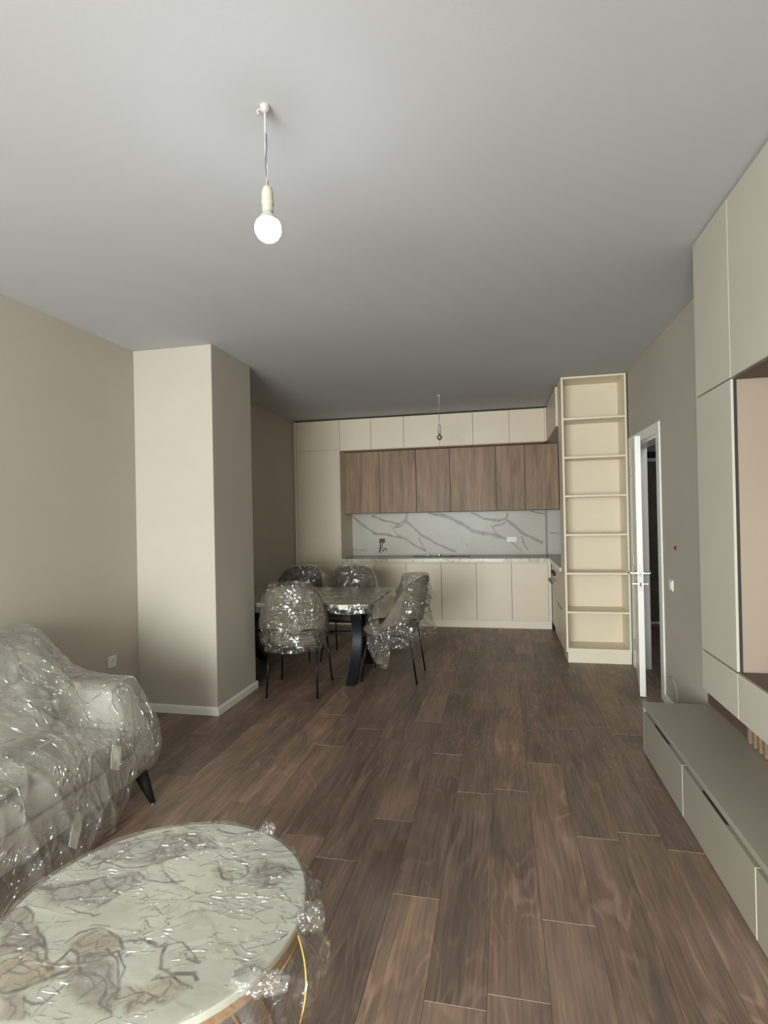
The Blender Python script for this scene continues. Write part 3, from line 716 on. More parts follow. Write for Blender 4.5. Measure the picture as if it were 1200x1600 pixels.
obj('glass_door', box(XO, XO + 0.02, 6.505, 7.097, 0.235, 0.70, 0.003), 'cream_lacquer', ov)
obj('lower_panel', box(XO, XO + 0.02, 6.505, 7.097, 0.105, 0.23, 0.003), 'cream_lacquer', ov)
obj('control_panel', box(XO, XO + 0.02, 6.505, 7.097, 0.705, 0.845, 0.003), 'cream_edge', ov)
for yy in (6.62, 6.71, 6.80, 6.89): obj('dial', tube([(XO, yy, 0.765), (XO - 0.03, yy, 0.765)], 0.021, n=18), 'plastic_dark', ov)
hb = tube([(XO - 0.045, 6.56, 0.665), (XO - 0.045, 6.98, 0.665)], 0.013, n=12)
obj('handle', hb, 'plastic_dark', ov)
for yy in (6.6, 6.94): obj('handle_post', tube([(XO, yy, 0.665), (XO - 0.04, yy, 0.665)], 0.008), 'chrome', ov)
obj('plinth', box(XO + 0.03, XO + 0.045, 6.502, 7.10, 0.001, 0.098), 'cream_edge', ov)
unit_x('wall_cabinet', 'cream wall cabinet on the right return, between the corner and the open shelves', 'cabinet', 0.58, XR - 0.01, 5.965, 7.148, 2.385, 2.81, 'cream_lacquer', [('door', 5.965, 6.55, 2.388, 2.806), ('door', 6.55, 7.148, 2.388, 2.806)])
unit_x('oak_cabinet', 'oak-brown wall cabinet on the right return, beside the open shelves', 'cabinet', 0.80, XR - 0.01, 5.965, 7.348, 1.52, 2.380, 'oak_decor', [('door', 5.965, 6.65, 1.522, 2.378), ('door', 6.65, 7.348, 1.522, 2.378)], carc='dark_wood')
tag(obj('top_gap_shade', box(-2.80, XR - 0.01, YF + 0.03, YK - 0.01, 2.811, 2.829), 'dark_gap'), 'dark strip painted as shade in the gap between the kitchen wall cabinets and ceiling', 'board')  # dark filler stands for the shade above the cabinets

# open shelf unit
SX0, SX1, SY0, SY1 = 0.602, 1.205, 5.63, 5.96
sh = thing('open_shelf_unit', 'tall cream open shelf unit with seven empty compartments beside the door', 'shelves', ((SX0 + SX1) / 2, SY0, 0))
obj('side_panel', box(SX0, SX0 + 0.019, SY0, SY1, 0.106, 2.822, 0.001), 'cream_edge', sh)
obj('side_panel', box(SX1 - 0.019, SX1, SY0, SY1, 0.106, 2.822, 0.001), 'cream_edge', sh)
obj('back_panel', box(SX0 + 0.019, SX1 - 0.019, SY1 - 0.012, SY1 - 0.002, 0.106, 2.822), 'cream_lacquer', sh)
obj('plinth', box(SX0 + 0.015, SX1, SY0 + 0.012, SY1 - 0.002, 0.001, 0.105, 0.001), 'cream_edge', sh)
for zt in (0.144, 0.508, 0.889, 1.270, 1.652, 2.033, 2.415, 2.822):
    zb_ = 0.038 if zt == 0.144 else 0.019
    obj('shelf', box(-(SX1 - SX0) / 2 + 0.0195, (SX1 - SX0) / 2 - 0.0195, 0, SY1 - SY0 - 0.013, -zb_, 0, 0.001), 'cream_edge', sh, loc=((SX0 + SX1) / 2, SY0 + 0.001, zt))
tag(obj('scribe_strip', box(SX1 + 0.0005, XR - 0.0005, SY0 + 0.02, SY1, 0.001, 2.822), 'dark_gap'), 'dark gap strip between the open shelf unit and the right wall', 'panel')

# ------------------------------------------------------------------ TV wall
XF = 0.967; XB = XR - 0.002
def greige(name, label, y0, y1, z0, z1, fronts, x1=XB):
    t_ = thing(name, label, 'cabinet', (XF, (y0 + y1) / 2, z0), 'greige cabinets of the TV wall')
    obj('carcass', box(XF + 0.019, x1, y0 + 0.0005, y1 - 0.0005, z0 + 0.001, z1 - 0.001, 0.001), 'greige_edge', t_)
    for (pn, ya, yb, za, zb) in fronts:
        obj(pn, box(-0.009, 0.009, -(yb - ya) / 2 + 0.0022, (yb - ya) / 2 - 0.0022, -(zb - za) / 2 + 0.0022, (zb - za) / 2 - 0.0022, 0.0018), 'greige_lacquer', t_, loc=(XF + 0.009, (ya + yb) / 2, (za + zb) / 2))
    return t_
Y0, Y1, Y2, Y3 = 3.0, 2.577, 1.70, 0.83
greige('upper_cabinet', 'narrow greige upper cabinet at the far end of the TV wall under the ceiling', Y1, Y0, 2.052, 2.824, [('door', Y1, Y0, 2.052, 2.822)])
greige('upper_cabinet', 'wide greige upper cabinet above the pink-beige niche', Y2, Y1, 2.052, 2.824, [('door', Y2, Y1, 2.052, 2.822)])
greige('upper_cabinet', 'wide greige upper cabinet at the near end of the TV wall, above the niche', Y3, Y2, 2.052, 2.824, [('door', Y3, Y2, 2.052, 2.822)])
greige('tall_cabinet', 'tall narrow greige cabinet left of the pink-beige niche', Y1 + 0.020, Y0, 0.797, 2.050, [('door', Y1, Y0, 0.797, 2.050)])
greige('drawer_box', 'greige drawer at the far lower corner of the TV wall, above the bench', Y1, Y0, 0.595, 0.793, [('drawer', Y1, Y0, 0.595, 0.793)])
greige('drawer_box', 'greige drawer beneath the niche, above the wood slats', Y2, Y1, 0.595, 0.793, [('drawer', Y2, Y1, 0.595, 0.793)])
greige('drawer_box', 'greige drawer beneath the niche at the near end of the TV wall', Y3, Y2, 0.595, 0.793, [('drawer', Y3, Y2, 0.595, 0.793)])
ni = thing('niche', 'pink-beige lined open niche in the TV wall', 'niche', (XF, 1.7, 0.795))
obj('side_panel', box(XF + 0.012, XB, Y1 + 0.001, Y1 + 0.0185, 0.797, 2.048, 0.001), 'pink_panel', ni)
obj('edge_strip', box(XF + 0.010, XF + 0.022, Y1 - 0.001, Y1 + 0.0018, 0.797, 2.048), 'dark_gap', ni)
obj('back_panel', box(XB - 0.012, XB, Y3, Y1, 0.797, 2.048, 0.001), 'pink_panel', ni)
obj('base_board', box(XF + 0.012, XB - 0.0125, Y3, Y1, 0.7945, 0.799), 'dark_wood', ni)
obj('top_board', box(XF + 0.012, XB - 0.0125, Y3, Y1, 2.044, 2.0505), 'dark_wood', ni)
greige('tall_cabinet', 'tall greige cabinet at the near end of the TV wall, right of the niche', 0.45, Y3 - 0.001, 0.797, 2.050, [('door', 0.45, Y3, 0.797, 2.050)])
# wood back panel and slats between bench and drawers
bp = thing('slat_panel', 'brown wood panel with vertical slats above the bench', 'panel', (1.2, 3.0, 0.32))
obj('backing', box(XB - 0.012, XB, Y3, 3.655, 0.317, 0.594, 0.001), 'dark_wood', bp)
sm = None
y = 3.045; k = 0
while y > 1.0:
    if sm is None:
        bmm = box(-0.022, 0.0, -0.013, 0.013, 0, 0.274, 0.0012)
        o = obj('slat', bmm, 'slat_wood', bp, loc=(XB - 0.0125, y, 0.319)); sm = o.data
    else: link('slat', sm, None, bp, (XB - 0.0125, y, 0.319))
    y -= 0.0565
# bench
bn = thing('tv_bench', 'long low taupe bench cabinet along the right wall', 'bench', (1.0, 2.1, 0))
BX = 0.825
obj('top', box(BX, XB, 0.50, 3.615, 0.288, 0.315, 0.002), 'taupe_lacquer', bn)
obj('end_panel', box(BX + 0.001, XB, 3.596, 3.614, 0.015, 0.2875, 0.001), 'taupe_lacquer', bn)
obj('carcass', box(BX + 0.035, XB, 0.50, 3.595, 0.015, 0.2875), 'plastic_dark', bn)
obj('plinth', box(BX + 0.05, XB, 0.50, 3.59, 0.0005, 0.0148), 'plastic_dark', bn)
seams = [3.596, 2.868, 2.094, 1.32, 0.55]
for a, b_ in zip(seams[1:], seams):
    d = obj('drawer_front', box(BX + 0.001, BX + 0.019, a + 0.0025, b_ - 0.0025, 0.012, 0.262, 0.0015), 'taupe_lacquer', bn)
    ym = (a + b_) / 2
    obj('finger_grip', box(BX + 0.004, BX + 0.022, ym - 0.13, ym + 0.13, 0.263, 0.268, 0.001), 'dark_gap', d)
    obj('grip_rail', box(BX + 0.020, BX + 0.034, a + 0.003, b_ - 0.003, 0.262, 0.276, 0.001), 'taupe_lacquer', d)
    obj('edge_strip', box(BX + 0.0005, BX + 0.0185, a + 0.0005, a + 0.0022, 0.013, 0.262), 'greige_edge', d)

# ------------------------------------------------------------------ dining table
TX0, TX1, TY0, TY1, TZ = -2.72, -1.12, 4.475, 5.56, 0.74
dt = thing('dining_table', 'rectangular dining table on curved black legs, wrapped in clear plastic', 'table', (-1.9, 5.0, 0))
obj('table_top', box(TX0, TX1, TY0, TY1, TZ - 0.011, TZ - 0.002, 0.002), 'table_top', dt)
obj('under_board', box(TX0 + 0.003, TX1 - 0.003, TY0 + 0.003, TY1 - 0.003, TZ - 0.036, TZ - 0.0112, 0.002), 'dark_wood', dt)
def leg_frame(x):
    """two bowed plates back to back, like )( seen from the table's end"""
    bm = bmesh.new()
    for s in (-1, 1):
        c = 5.0; A = []; n = 28
        for i in range(n + 1):
            u = i / n; z = (TZ - 0.036) * u
            off = 0.10 + 0.26 * (abs(u - 0.55) / 0.55) ** 2.0
            A.append((c + s * (off + 0.035), z)); 
        inner = [(c + s * (0.10 + 0.26 * (abs(i / n - 0.55) / 0.55) ** 2.0 - 0.035), (TZ - 0.036) * i / n) for i in range(n + 1)]
        prism(A + inner[::-1], 'X', x - 0.045, x + 0.045, 0.003, 1, bm)
    for z0, z1 in ((TZ - 0.055, TZ - 0.036),): box(x - 0.05, x + 0.05, 4.58, 5.42, z0, z1, 0.003, bm=bm)
    box(x - 0.04, x + 0.04, 4.92, 5.08, 0.36, 0.40, 0.003, bm=bm)
    return bm
obj('leg', leg_frame(-1.33), 'table_leg_metal', dt)
obj('leg', leg_frame(-2.48), 'table_leg_metal', dt)
obj('stretcher', box(-2.43, -1.38, 4.98, 5.02, 0.365, 0.395, 0.003), 'table_leg_metal', dt)
def table_cover(u, v):
    # sheet laid over the top, hanging 5-9 cm over the rim, crumpled
    X = TX0 - 0.10 + (TX1 - TX0 + 0.20) * u; Y = TY0 - 0.10 + (TY1 - TY0 + 0.20) * v
    ox = max(TX0 - X, 0, X - TX1); oy = max(TY0 - Y, 0, Y - TY1)
    x = min(max(X, TX0 - 0.006), TX1 + 0.006); y = min(max(Y, TY0 - 0.006), TY1 + 0.006)
    drop = math.hypot(ox, oy)
    z = TZ + 0.003 - drop * 0.8
    c = crinkle((X * 1.4, Y * 1.4, 0.3), 9, 2.2)
    if drop <= 0: z += 0.007 * c * 1.2
    else:
        k = 0.018 * (c + 0.3) + 0.10 * drop
        x += k * (1 if X > TX1 else -1 if X < TX0 else 0); y += k * (1 if Y > TY1 else -1 if Y < TY0 else 0)
        z += 0.012 * noise.noise(Vector((X * 9, Y * 9, 1)))
    return (x, y, z)
obj('plastic_cover', grid_surface(table_cover, 150, 110), 'table_film', dt)
tail = bmesh.new()
def tail_sheet(u, v):
    x = -1.095 + 0.018 * math.sin(v * 9 + u * 5) + 0.035 * u; y = TY0 - 0.02 + 0.20 * u * (1 - 0.45 * v)
    z = TZ - 0.05 - 0.20 * v * (1 - 0.3 * u)
    c = crinkle((x, y, z), 22, 1.0)
    return (x + 0.03 * c, y + 0.02 * c, z)
obj('plastic_corner', grid_surface(tail_sheet, 30, 30), 'table_film', dt)
obj('label', box(-1.375, -1.29, TY0 - 0.022, TY0 - 0.020, TZ - 0.042, TZ - 0.002), 'paper', dt)['label'] = 'white paper sticker on the table edge'

# ------------------------------------------------------------------ chairs
def tub_shell(dark):
    """curved upholstered back: u round the sitter, v upward"""
    bm = bmesh.new()
    nu, nv = 40, 14; PH = math.radians(112)
    def pt(u, v, inner):
        ph = (u * 2 - 1) * PH
        k = abs(ph) / PH
        top = 0.93 - 0.05 * min(1, k / 0.5) ** 2.5 - 0.37 * smoothstep(0.48, 1.0, k) ** 1.1
        bot = 0.535 - 0.045 * smoothstep(0.4, 1, k)
        z = bot + (top - bot) * v
        th = 0.030 * (1 - 0.35 * abs(2 * v - 1) ** 3) * (1 - 0.3 * k ** 4)
        rx = 0.252 - (th if inner else -th) * 0.8 - 0.016 * smoothstep(0.7, 0.95, z); ry = 0.245 - (th if inner else -th) * 0.8
        lean = -0.16 * max(0, z - 0.52)
        return Vector((rx * math.sin(ph), -0.015 - ry * math.cos(ph) + lean, z))
    O = [[bm.verts.new(pt(i / nu, j / nv, False)) for j in range(nv + 1)] for i in range(nu + 1)]
    I = [[bm.verts.new(pt(i / nu, j / nv, True)) for j in range(nv + 1)] for i in range(nu + 1)]
    for i in range(nu):
        for j in range(nv):
            bm.faces.new((O[i][j], O[i + 1][j], O[i + 1][j + 1], O[i][j + 1])); bm.faces.new((I[i][j + 1], I[i + 1][j + 1], I[i + 1][j], I[i][j]))
        bm.faces.new((O[i][nv], O[i + 1][nv], I[i + 1][nv], I[i][nv])); bm.faces.new((I[i][0], I[i + 1][0], O[i + 1][0], O[i][0]))
    for j in range(nv):
        bm.faces.new((O[0][j + 1], I[0][j + 1], I[0][j], O[0][j])); bm.faces.new((O[nu][j], I[nu][j], I[nu][j + 1], O[nu][j + 1]))
    bmesh.ops.recalc_face_normals(bm, faces=bm.faces[:])
    return bm
def chair_seat():
    bm = bmesh.new()
    pts = []
    for i in range(36):
        a = 2 * PI * i / 36; c, s = math.cos(a), math.sin(a)
        r = 1 / (abs(c) ** 3.2 + abs(s) ** 3.2) ** (1 / 3.2)
        wx_ = 0.245 if s > 0 else 0.225
        pts.append((wx_ * r * c, 0.015 + 0.245 * r * s))
    prism(pts, 'Z', 0.425, 0.495, 0.0, 1, bm)
    top = [e for e in bm.edges if abs(e.verts[0].co.z - e.verts[1].co.z) < 1e-4]
    bmesh.ops.bevel(bm, geom=top, offset=0.022, segments=3, affect='EDGES')
    return bm
def bag(seed, z0, z1, flare=0.0):
    """crumpled clear bag pulled over the backrest"""
    def f(u, v):
        a = u * 2 * PI
        z = z0 + (z1 - z0) * min(1, v / 0.86)
        q = smoothstep(0.86, 1.0, v)
        w_ = 0.270 * (1 - 0.10 * smoothstep(0.66, 0.40, z)) * (1 - 0.06 * smoothstep(0.60, 0.78, z)) * (1 - 0.40 * smoothstep(0.80, z1 + 0.005, z) ** 1.5) * (1 - 0.97 * q)
        d_ = (0.155 + 0.115 * (1 - smoothstep(z0, 0.66, z))) * (1 - 0.30 * smoothstep(0.7, z1, z)) * (1 - 0.97 * q)
        cy = -0.115 - 0.05 * smoothstep(z0, 0.66, z) - 0.14 * max(0, z - 0.52)
        e = 2.15
        c, s = math.cos(a), math.sin(a); r = 1 / (abs(c) ** e + abs(s) ** e) ** (1 / e)
        p = Vector((w_ * r * c, cy + d_ * r * s, z + 0.018 * q))
        n = Vector((c, s, 0.2))
        p += n * (0.016 * noise.noise(p * 9 + Vector((seed, 0, 0))) + 0.012 * crease(Vector((p.x * 1.0, p.y, p.z * 1.8 + p.x * 0.8)), 8, seed, 0.16) + 0.006 * crease(Vector((p.x, p.y, p.z * 2.2)), 18, seed + 4, 0.2)) * (1 - 0.5 * q)
        if v < 0.12: p += n * 0.02 * noise.noise(p * 16) + Vector((0, 0, 0.02 * noise.noise(Vector((c * 4, s * 4, seed)))))
        return p
    return grid_surface(f, 150, 80, True)
LEG0 = {}
def leg_bm(sx, front):
    if front: P0, P1 = (sx * 0.235, 0.245, 0.0), (sx * 0.205, 0.195, 0.425)
    else: P0, P1 = (sx * 0.215, -0.255, 0.0), (sx * 0.205, -0.195, 0.425)
    return tube([P0, P1], 0.0085, n=10)
def make_chair(label, dark=False, seed=1.0, z0=0.42):
    t_ = thing('dining_chair', label, 'chair', (0, 0, 0), 'dining chairs wrapped in clear plastic round the table')
    fm = 'chair_dark' if dark else 'chair_fabric'
    obj('seat', chair_seat(), fm, t_, True)
    obj('backrest', tub_shell(dark), fm, t_, True)
    sb_ = box(-0.20, 0.20, -0.19, 0.20, 0.398, 0.424, 0.006, 2)
    obj('seat_base', sb_, 'plastic_dark', t_)
    for sx in (-1, 1):
        for fr_ in (True, False): obj('leg', leg_bm(sx, fr_), 'black_metal', t_, True)
    fb = bmesh.new()
    pts = [(0.21, 0.208, 0.414), (-0.21, 0.208, 0.414), (-0.21, -0.2, 0.414), (0.21, -0.2, 0.414)]
    tube(pts, 0.008, fb, 8, True)
    obj('seat_frame', fb, 'black_metal', t_)
    br = bmesh.new()
    for sx in (-1, 1): tube([(sx * 0.205, -0.195, 0.425), (sx * 0.205, -0.22, 0.565)], 0.008, br, 8)
    tube([(-0.205, -0.22, 0.562), (-0.12, -0.262, 0.562), (0.12, -0.262, 0.562), (0.205, -0.22, 0.562)], 0.008, br, 8)
    obj('back_frame', br, 'black_metal', t_, True)
    obj('plastic_wrap', bag(seed, z0, 0.948), 'chair_film', t_, True)
    return t_
def place(t_, x, y, rz):
    t_.location = (x, y, 0); t_.rotation_euler = (0, 0, rz)
cA = make_chair('plastic-wrapped beige chair nearest the camera, seen from behind, at the near side of the table', False, 1.0, 0.40)
place(cA, -1.745, 4.475, math.radians(6))
cB = make_chair('plastic-wrapped chair at the right end of the table, seen side-on with trailing plastic', False, 5.0, 0.40)
place(cB, -1.005, 4.965, math.radians(88))
# chair B: trailing plastic and the loose flap of its bag
def trail(u, v):
    x = -0.262 - 0.035 * v + 0.014 * math.sin(10 * u + 3 * v); y = -0.04 + 0.22 * u + 0.04 * v * (1 - 2 * u) * 0.4
    z = 0.475 - (0.13 + 0.30 * (1 - u) ** 0.7 * (0.4 + 0.6 * u ** 0.3)) * v
    c = crinkle((x, y, z), 15, 7.0); c2 = crinkle((x, y, z), 34, 2.0)
    return (x - 0.045 * c - 0.015 * c2 + 0.02, y + 0.02 * c, z)
def flap(u, v):
    x = -0.12 + 0.24 * v; y = -0.27 - 0.14 * u; z = 0.945 - 0.03 * u - 0.16 * u * u - 0.10 * abs(v - 0.5) * u
    c = crinkle((x, y, z), 14, 9.0)
    return (x, y + 0.02 * c, z + 0.035 * (c - 0.3))
def side_curtain(u, v):
    y = 0.02 - 0.26 * u; x = -0.25 + 0.01 * math.sin(12 * u); z = 0.50 - 0.19 * v + 0.02 * u
    c = crinkle((x, y, z), 16, 3.0)
    return (x - 0.03 * c, y, z)
tb = grid_surface(trail, 60, 60)
# mirrored so the tail hangs on the camera side of the chair (local +X when the chair faces -X)
def flipx(bm):
    for v in bm.verts: v.co.x = -v.co.x
    return bm
o = obj('plastic_tail', tb, 'tail_film', cB, True)
o = obj('plastic_tail', grid_surface(flap, 36, 36), 'tail_film', cB, True)
o = obj('plastic_tail', grid_surface(side_curtain, 40, 30), 'tail_film', cB, True)
cC = make_chair('dark plastic-wrapped chair at the far left, showing above the near chair', True, 9.0, 0.44)
place(cC, -2.20, 5.57, math.radians(180))
cD = make_chair('plastic-wrapped brown chair on the far side of the table, right of the dark one', False, 13.0, 0.44)
place(cD, -1.61, 5.57, math.radians(180))

# ------------------------------------------------------------------ sofa
SFY0, SFY1 = 0.35, 2.66
sf = thing('sofa', 'light beige sofa covered in crumpled clear plastic along the left wall', 'sofa', (-2.3, 1.6, 0))
SXB = -2.775
obj('base', box(SXB, -1.875, SFY0 + 0.02, SFY1 - 0.01, 0.15, 0.29, 0.025, 3), 'sofa_fabric', sf, True)
def arm(y0, y1):
    return prism([(-2.53, 0.16), (-1.895, 0.15), (-1.875, 0.24), (-1.885, 0.34), (-2.015, 0.585), (-2.06, 0.605), (-2.53, 0.61)], 'Y', y0, y1, 0.028, 3)
obj('armrest', arm(SFY1 - 0.17, SFY1), 'sofa_fabric', sf, True)
obj('armrest', arm(SFY0, SFY0 + 0.17), 'sofa_fabric', sf, True)
obj('backrest', prism([(SXB, 0.16), (-2.51, 0.16), (-2.57, 0.78), (-2.62, 0.845), (SXB + 0.02, 0.855), (SXB, 0.80)], 'Y', SFY0 + 0.01, SFY1 - 0.01, 0.03, 3), 'sofa_fabric', sf, True)
ys = [SFY0 + 0.174, 1.55, SFY1 - 0.174]
for a, b_ in zip(ys, ys[1:]):
    obj('seat_cushion', box(-2.50, -1.87, a + 0.003, b_ - 0.003, 0.292, 0.412, 0.035, 3), 'sofa_fabric', sf, True)
    obj('back_cushion', prism([(-2.49, 0.414), (-2.34, 0.414), (-2.42, 0.80), (-2.47, 0.86), (-2.54, 0.86), (-2.565, 0.80)], 'Y', a + 0.01, b_ - 0.01, 0.035, 3), 'sofa_fabric', sf, True)
for (lx, ly, dx) in ((-1.90, SFY1 - 0.11, 0.07), (-2.70, SFY1 - 0.12, -0.03), (-1.93, SFY0 + 0.12, 0.05), (-2.70, SFY0 + 0.12, -0.03)):
    lg = obj('leg', tube([(lx, ly, 0.155), (lx + dx, ly - 0.0, 0.008)], 0.036, n=14, r1=0.014), 'ebony', sf, True)
    obj('leg_tip', tube([(lx + dx, ly, 0.009), (lx + dx, ly, 0.0005)], 0.015, n=14), 'brushed_steel', lg)
def pillow_bm(c, sx, sy, th, rot):
    def f(u, v):
        a, b2 = u * 2 - 1, v * 2 - 1
        return a, b2
    bm = bmesh.new(); n = 22
    for s in (1, -1):
        V = []
        for i in range(n + 1):
            row = []
            for j in range(n + 1):
                a, b2 = i / n * 2 - 1, j / n * 2 - 1
                e = max(0, (1 - a ** 4) * (1 - b2 ** 4)) ** 0.45
                pin = 1 - 0.06 * (1 - abs(a)) * 0 - 0.05 * (abs(b2) ** 2) * 0
                p = Vector((a * sx * (1 - 0.06 * (1 - b2 * b2)), b2 * sy * (1 - 0.06 * (1 - a * a)), s * th * e))
                row.append(bm.verts.new(p))
            V.append(row)
        for i in range(n):
            for j in range(n):
                q = (V[i][j], V[i + 1][j], V[i + 1][j + 1], V[i][j + 1])
                bm.faces.new(q if s > 0 else q[::-1])
    bmesh.ops.remove_doubles(bm, verts=bm.verts[:], dist=0.0008)
    bmesh.ops.transform(bm, matrix=Matrix.Translation(c) @ rot.to_4x4(), verts=bm.verts[:])
    return bm
from mathutils import Euler
tag(obj('pillow', pillow_bm(Vector((-2.285, 2.14, 0.575)), 0.155, 0.17, 0.05, Euler((0, math.radians(64), 0)).to_matrix()), 'sofa_fabric', None, True), 'square beige pillow leaning on the sofa back by the far armrest, beneath the plastic', 'pillow')
tag(obj('pillow', pillow_bm(Vector((-2.04, 1.70, 0.475)), 0.17, 0.20, 0.055, Euler((0, math.radians(4), 0.25)).to_matrix()), 'pillow_fabric', None, True), 'pale greenish pillow lying flat on the sofa seat edge beneath the plastic', 'pillow')
# plastic cover: sections along the sofa
near = [(-2.79, 0.70), (-2.77, 0.86), (-2.68, 0.92), (-2.55, 0.925), (-2.42, 0.89), (-2.30, 0.80), (-2.17, 0.71), (-2.05, 0.585), (-1.92, 0.55), (-1.84, 0.48), (-1.815, 0.36), (-1.82, 0.22), (-1.83, 0.14), (-1.845, 0.07), (-1.855, 0.012)]
mid_ = [(-2.79, 0.70), (-2.77, 0.84), (-2.68, 0.90), (-2.55, 0.89), (-2.40, 0.85), (-2.28, 0.79), (-2.17, 0.69), (-2.07, 0.53), (-1.94, 0.455), (-1.85, 0.42), (-1.835, 0.32), (-1.84, 0.22), (-1.85, 0.14), (-1.87, 0.07), (-1.89, 0.012)]
far_ = [(-2.79, 0.70), (-2.78, 0.86), (-2.70, 0.905), (-2.60, 0.87), (-2.50, 0.775), (-2.41, 0.695), (-2.33, 0.655), (-2.18, 0.635), (-2.01, 0.628), (-1.93, 0.52), (-1.865, 0.40), (-1.85, 0.29), (-1.86, 0.22), (-1.885, 0.17), (-1.93, 0.13)]
edge_ = [(-2.79, 0.66), (-2.78, 0.82), (-2.70, 0.865), (-2.61, 0.83), (-2.52, 0.745), (-2.43, 0.665), (-2.34, 0.62), (-2.18, 0.60), (-2.03, 0.592), (-1.95, 0.50), (-1.875, 0.39), (-1.86, 0.29), (-1.865, 0.23), (-1.88, 0.19), (-1.90, 0.165)]
def lerp_prof(prof, s):
    k = s * (len(prof) - 1); i = min(int(k), len(prof) - 2); f_ = k - i
    # catmull-like smoothing
    a, b2 = prof[i], prof[i + 1]
    return (a[0] + (b2[0] - a[0]) * f_, a[1] + (b2[1] - a[1]) * f_)
def cover(u, v):
    Y = 0.30 + (2.672 - 0.30) * u
    secs = [(0.30, near), (1.95, near), (2.30, mid_), (2.50, far_), (2.64, far_), (2.672, edge_)]
    for (ya, pa), (yb, pb) in zip(secs, secs[1:]):
        if Y <= yb + 1e-6: break
    f_ = smoothstep(ya, yb, Y) if pa is not pb else 0
    a, b2 = lerp_prof(pa, v), lerp_prof(pb, v)
    x, z = a[0] + (b2[0] - a[0]) * f_, a[1] + (b2[1] - a[1]) * f_
    p = Vector((x, Y, z))
    # outward direction from a centre line inside the sofa
    n = Vector((x + 2.35, 0, z - 0.25)).normalized()
    amp = 1.0 - 0.75 * smoothstep(2.36, 2.52, Y)
    q = Vector((x * 0.8, Y * 1.0 + z * 0.8, z * 0.8))
    rough_ = smoothstep(-0.1, 0.45, noise.noise(p * 2.3))
    qs = Vector((x * 0.9 - z * 0.5, Y * 1.7 + z * 0.6, z * 0.6 + x * 0.3))
    d = 0.045 * (ridge(q, 1.9, 3.0) - 0.62) + 0.030 * noise.noise(p * 3.1) + 0.020 * crease(qs, 2.3, 1.0, 0.12) + (0.001 + 0.008 * rough_) * crease(qs, 7, 2.0, 0.12)
    d = max(d, -0.012)
    p += n * (d * amp + 0.012)
    p.z = max(p.z, 0.006); p.x = max(p.x, XL + 0.006)
    return p
obj('plastic_cover', grid_surface(cover, 330, 230), 'sofa_film', sf, True)
def paper(cx, cy, cz, w_, h_, tilt):
    bm = box(-0.0006, 0.0006, -w_ / 2, w_ / 2, -h_ / 2, h_ / 2)
    bmesh.ops.subdivide_edges(bm, edges=bm.edges[:], cuts=3, use_grid_fill=True)
    for v in bm.verts: v.co.x += 0.003 * math.sin(v.co.y * 60) * math.sin(v.co.z * 50 + 1)
    M_ = Matrix.Translation((cx, cy, cz)) @ Matrix.Rotation(math.radians(tilt), 4, 'X') @ Matrix.Rotation(math.radians(-14), 4, 'Y')
    bmesh.ops.transform(bm, matrix=M_, verts=bm.verts[:]); return bm
lb = obj('paper_label', paper(-1.795, 2.235, 0.385, 0.065, 0.105, -30), 'paper', sf); lb['label'] = 'small white paper label taped to the plastic near the far armrest'
lb = obj('paper_label', paper(-1.79, 1.98, 0.19, 0.06, 0.13, -38), 'paper', sf); lb['label'] = 'narrow white paper strip taped low on the plastic front'

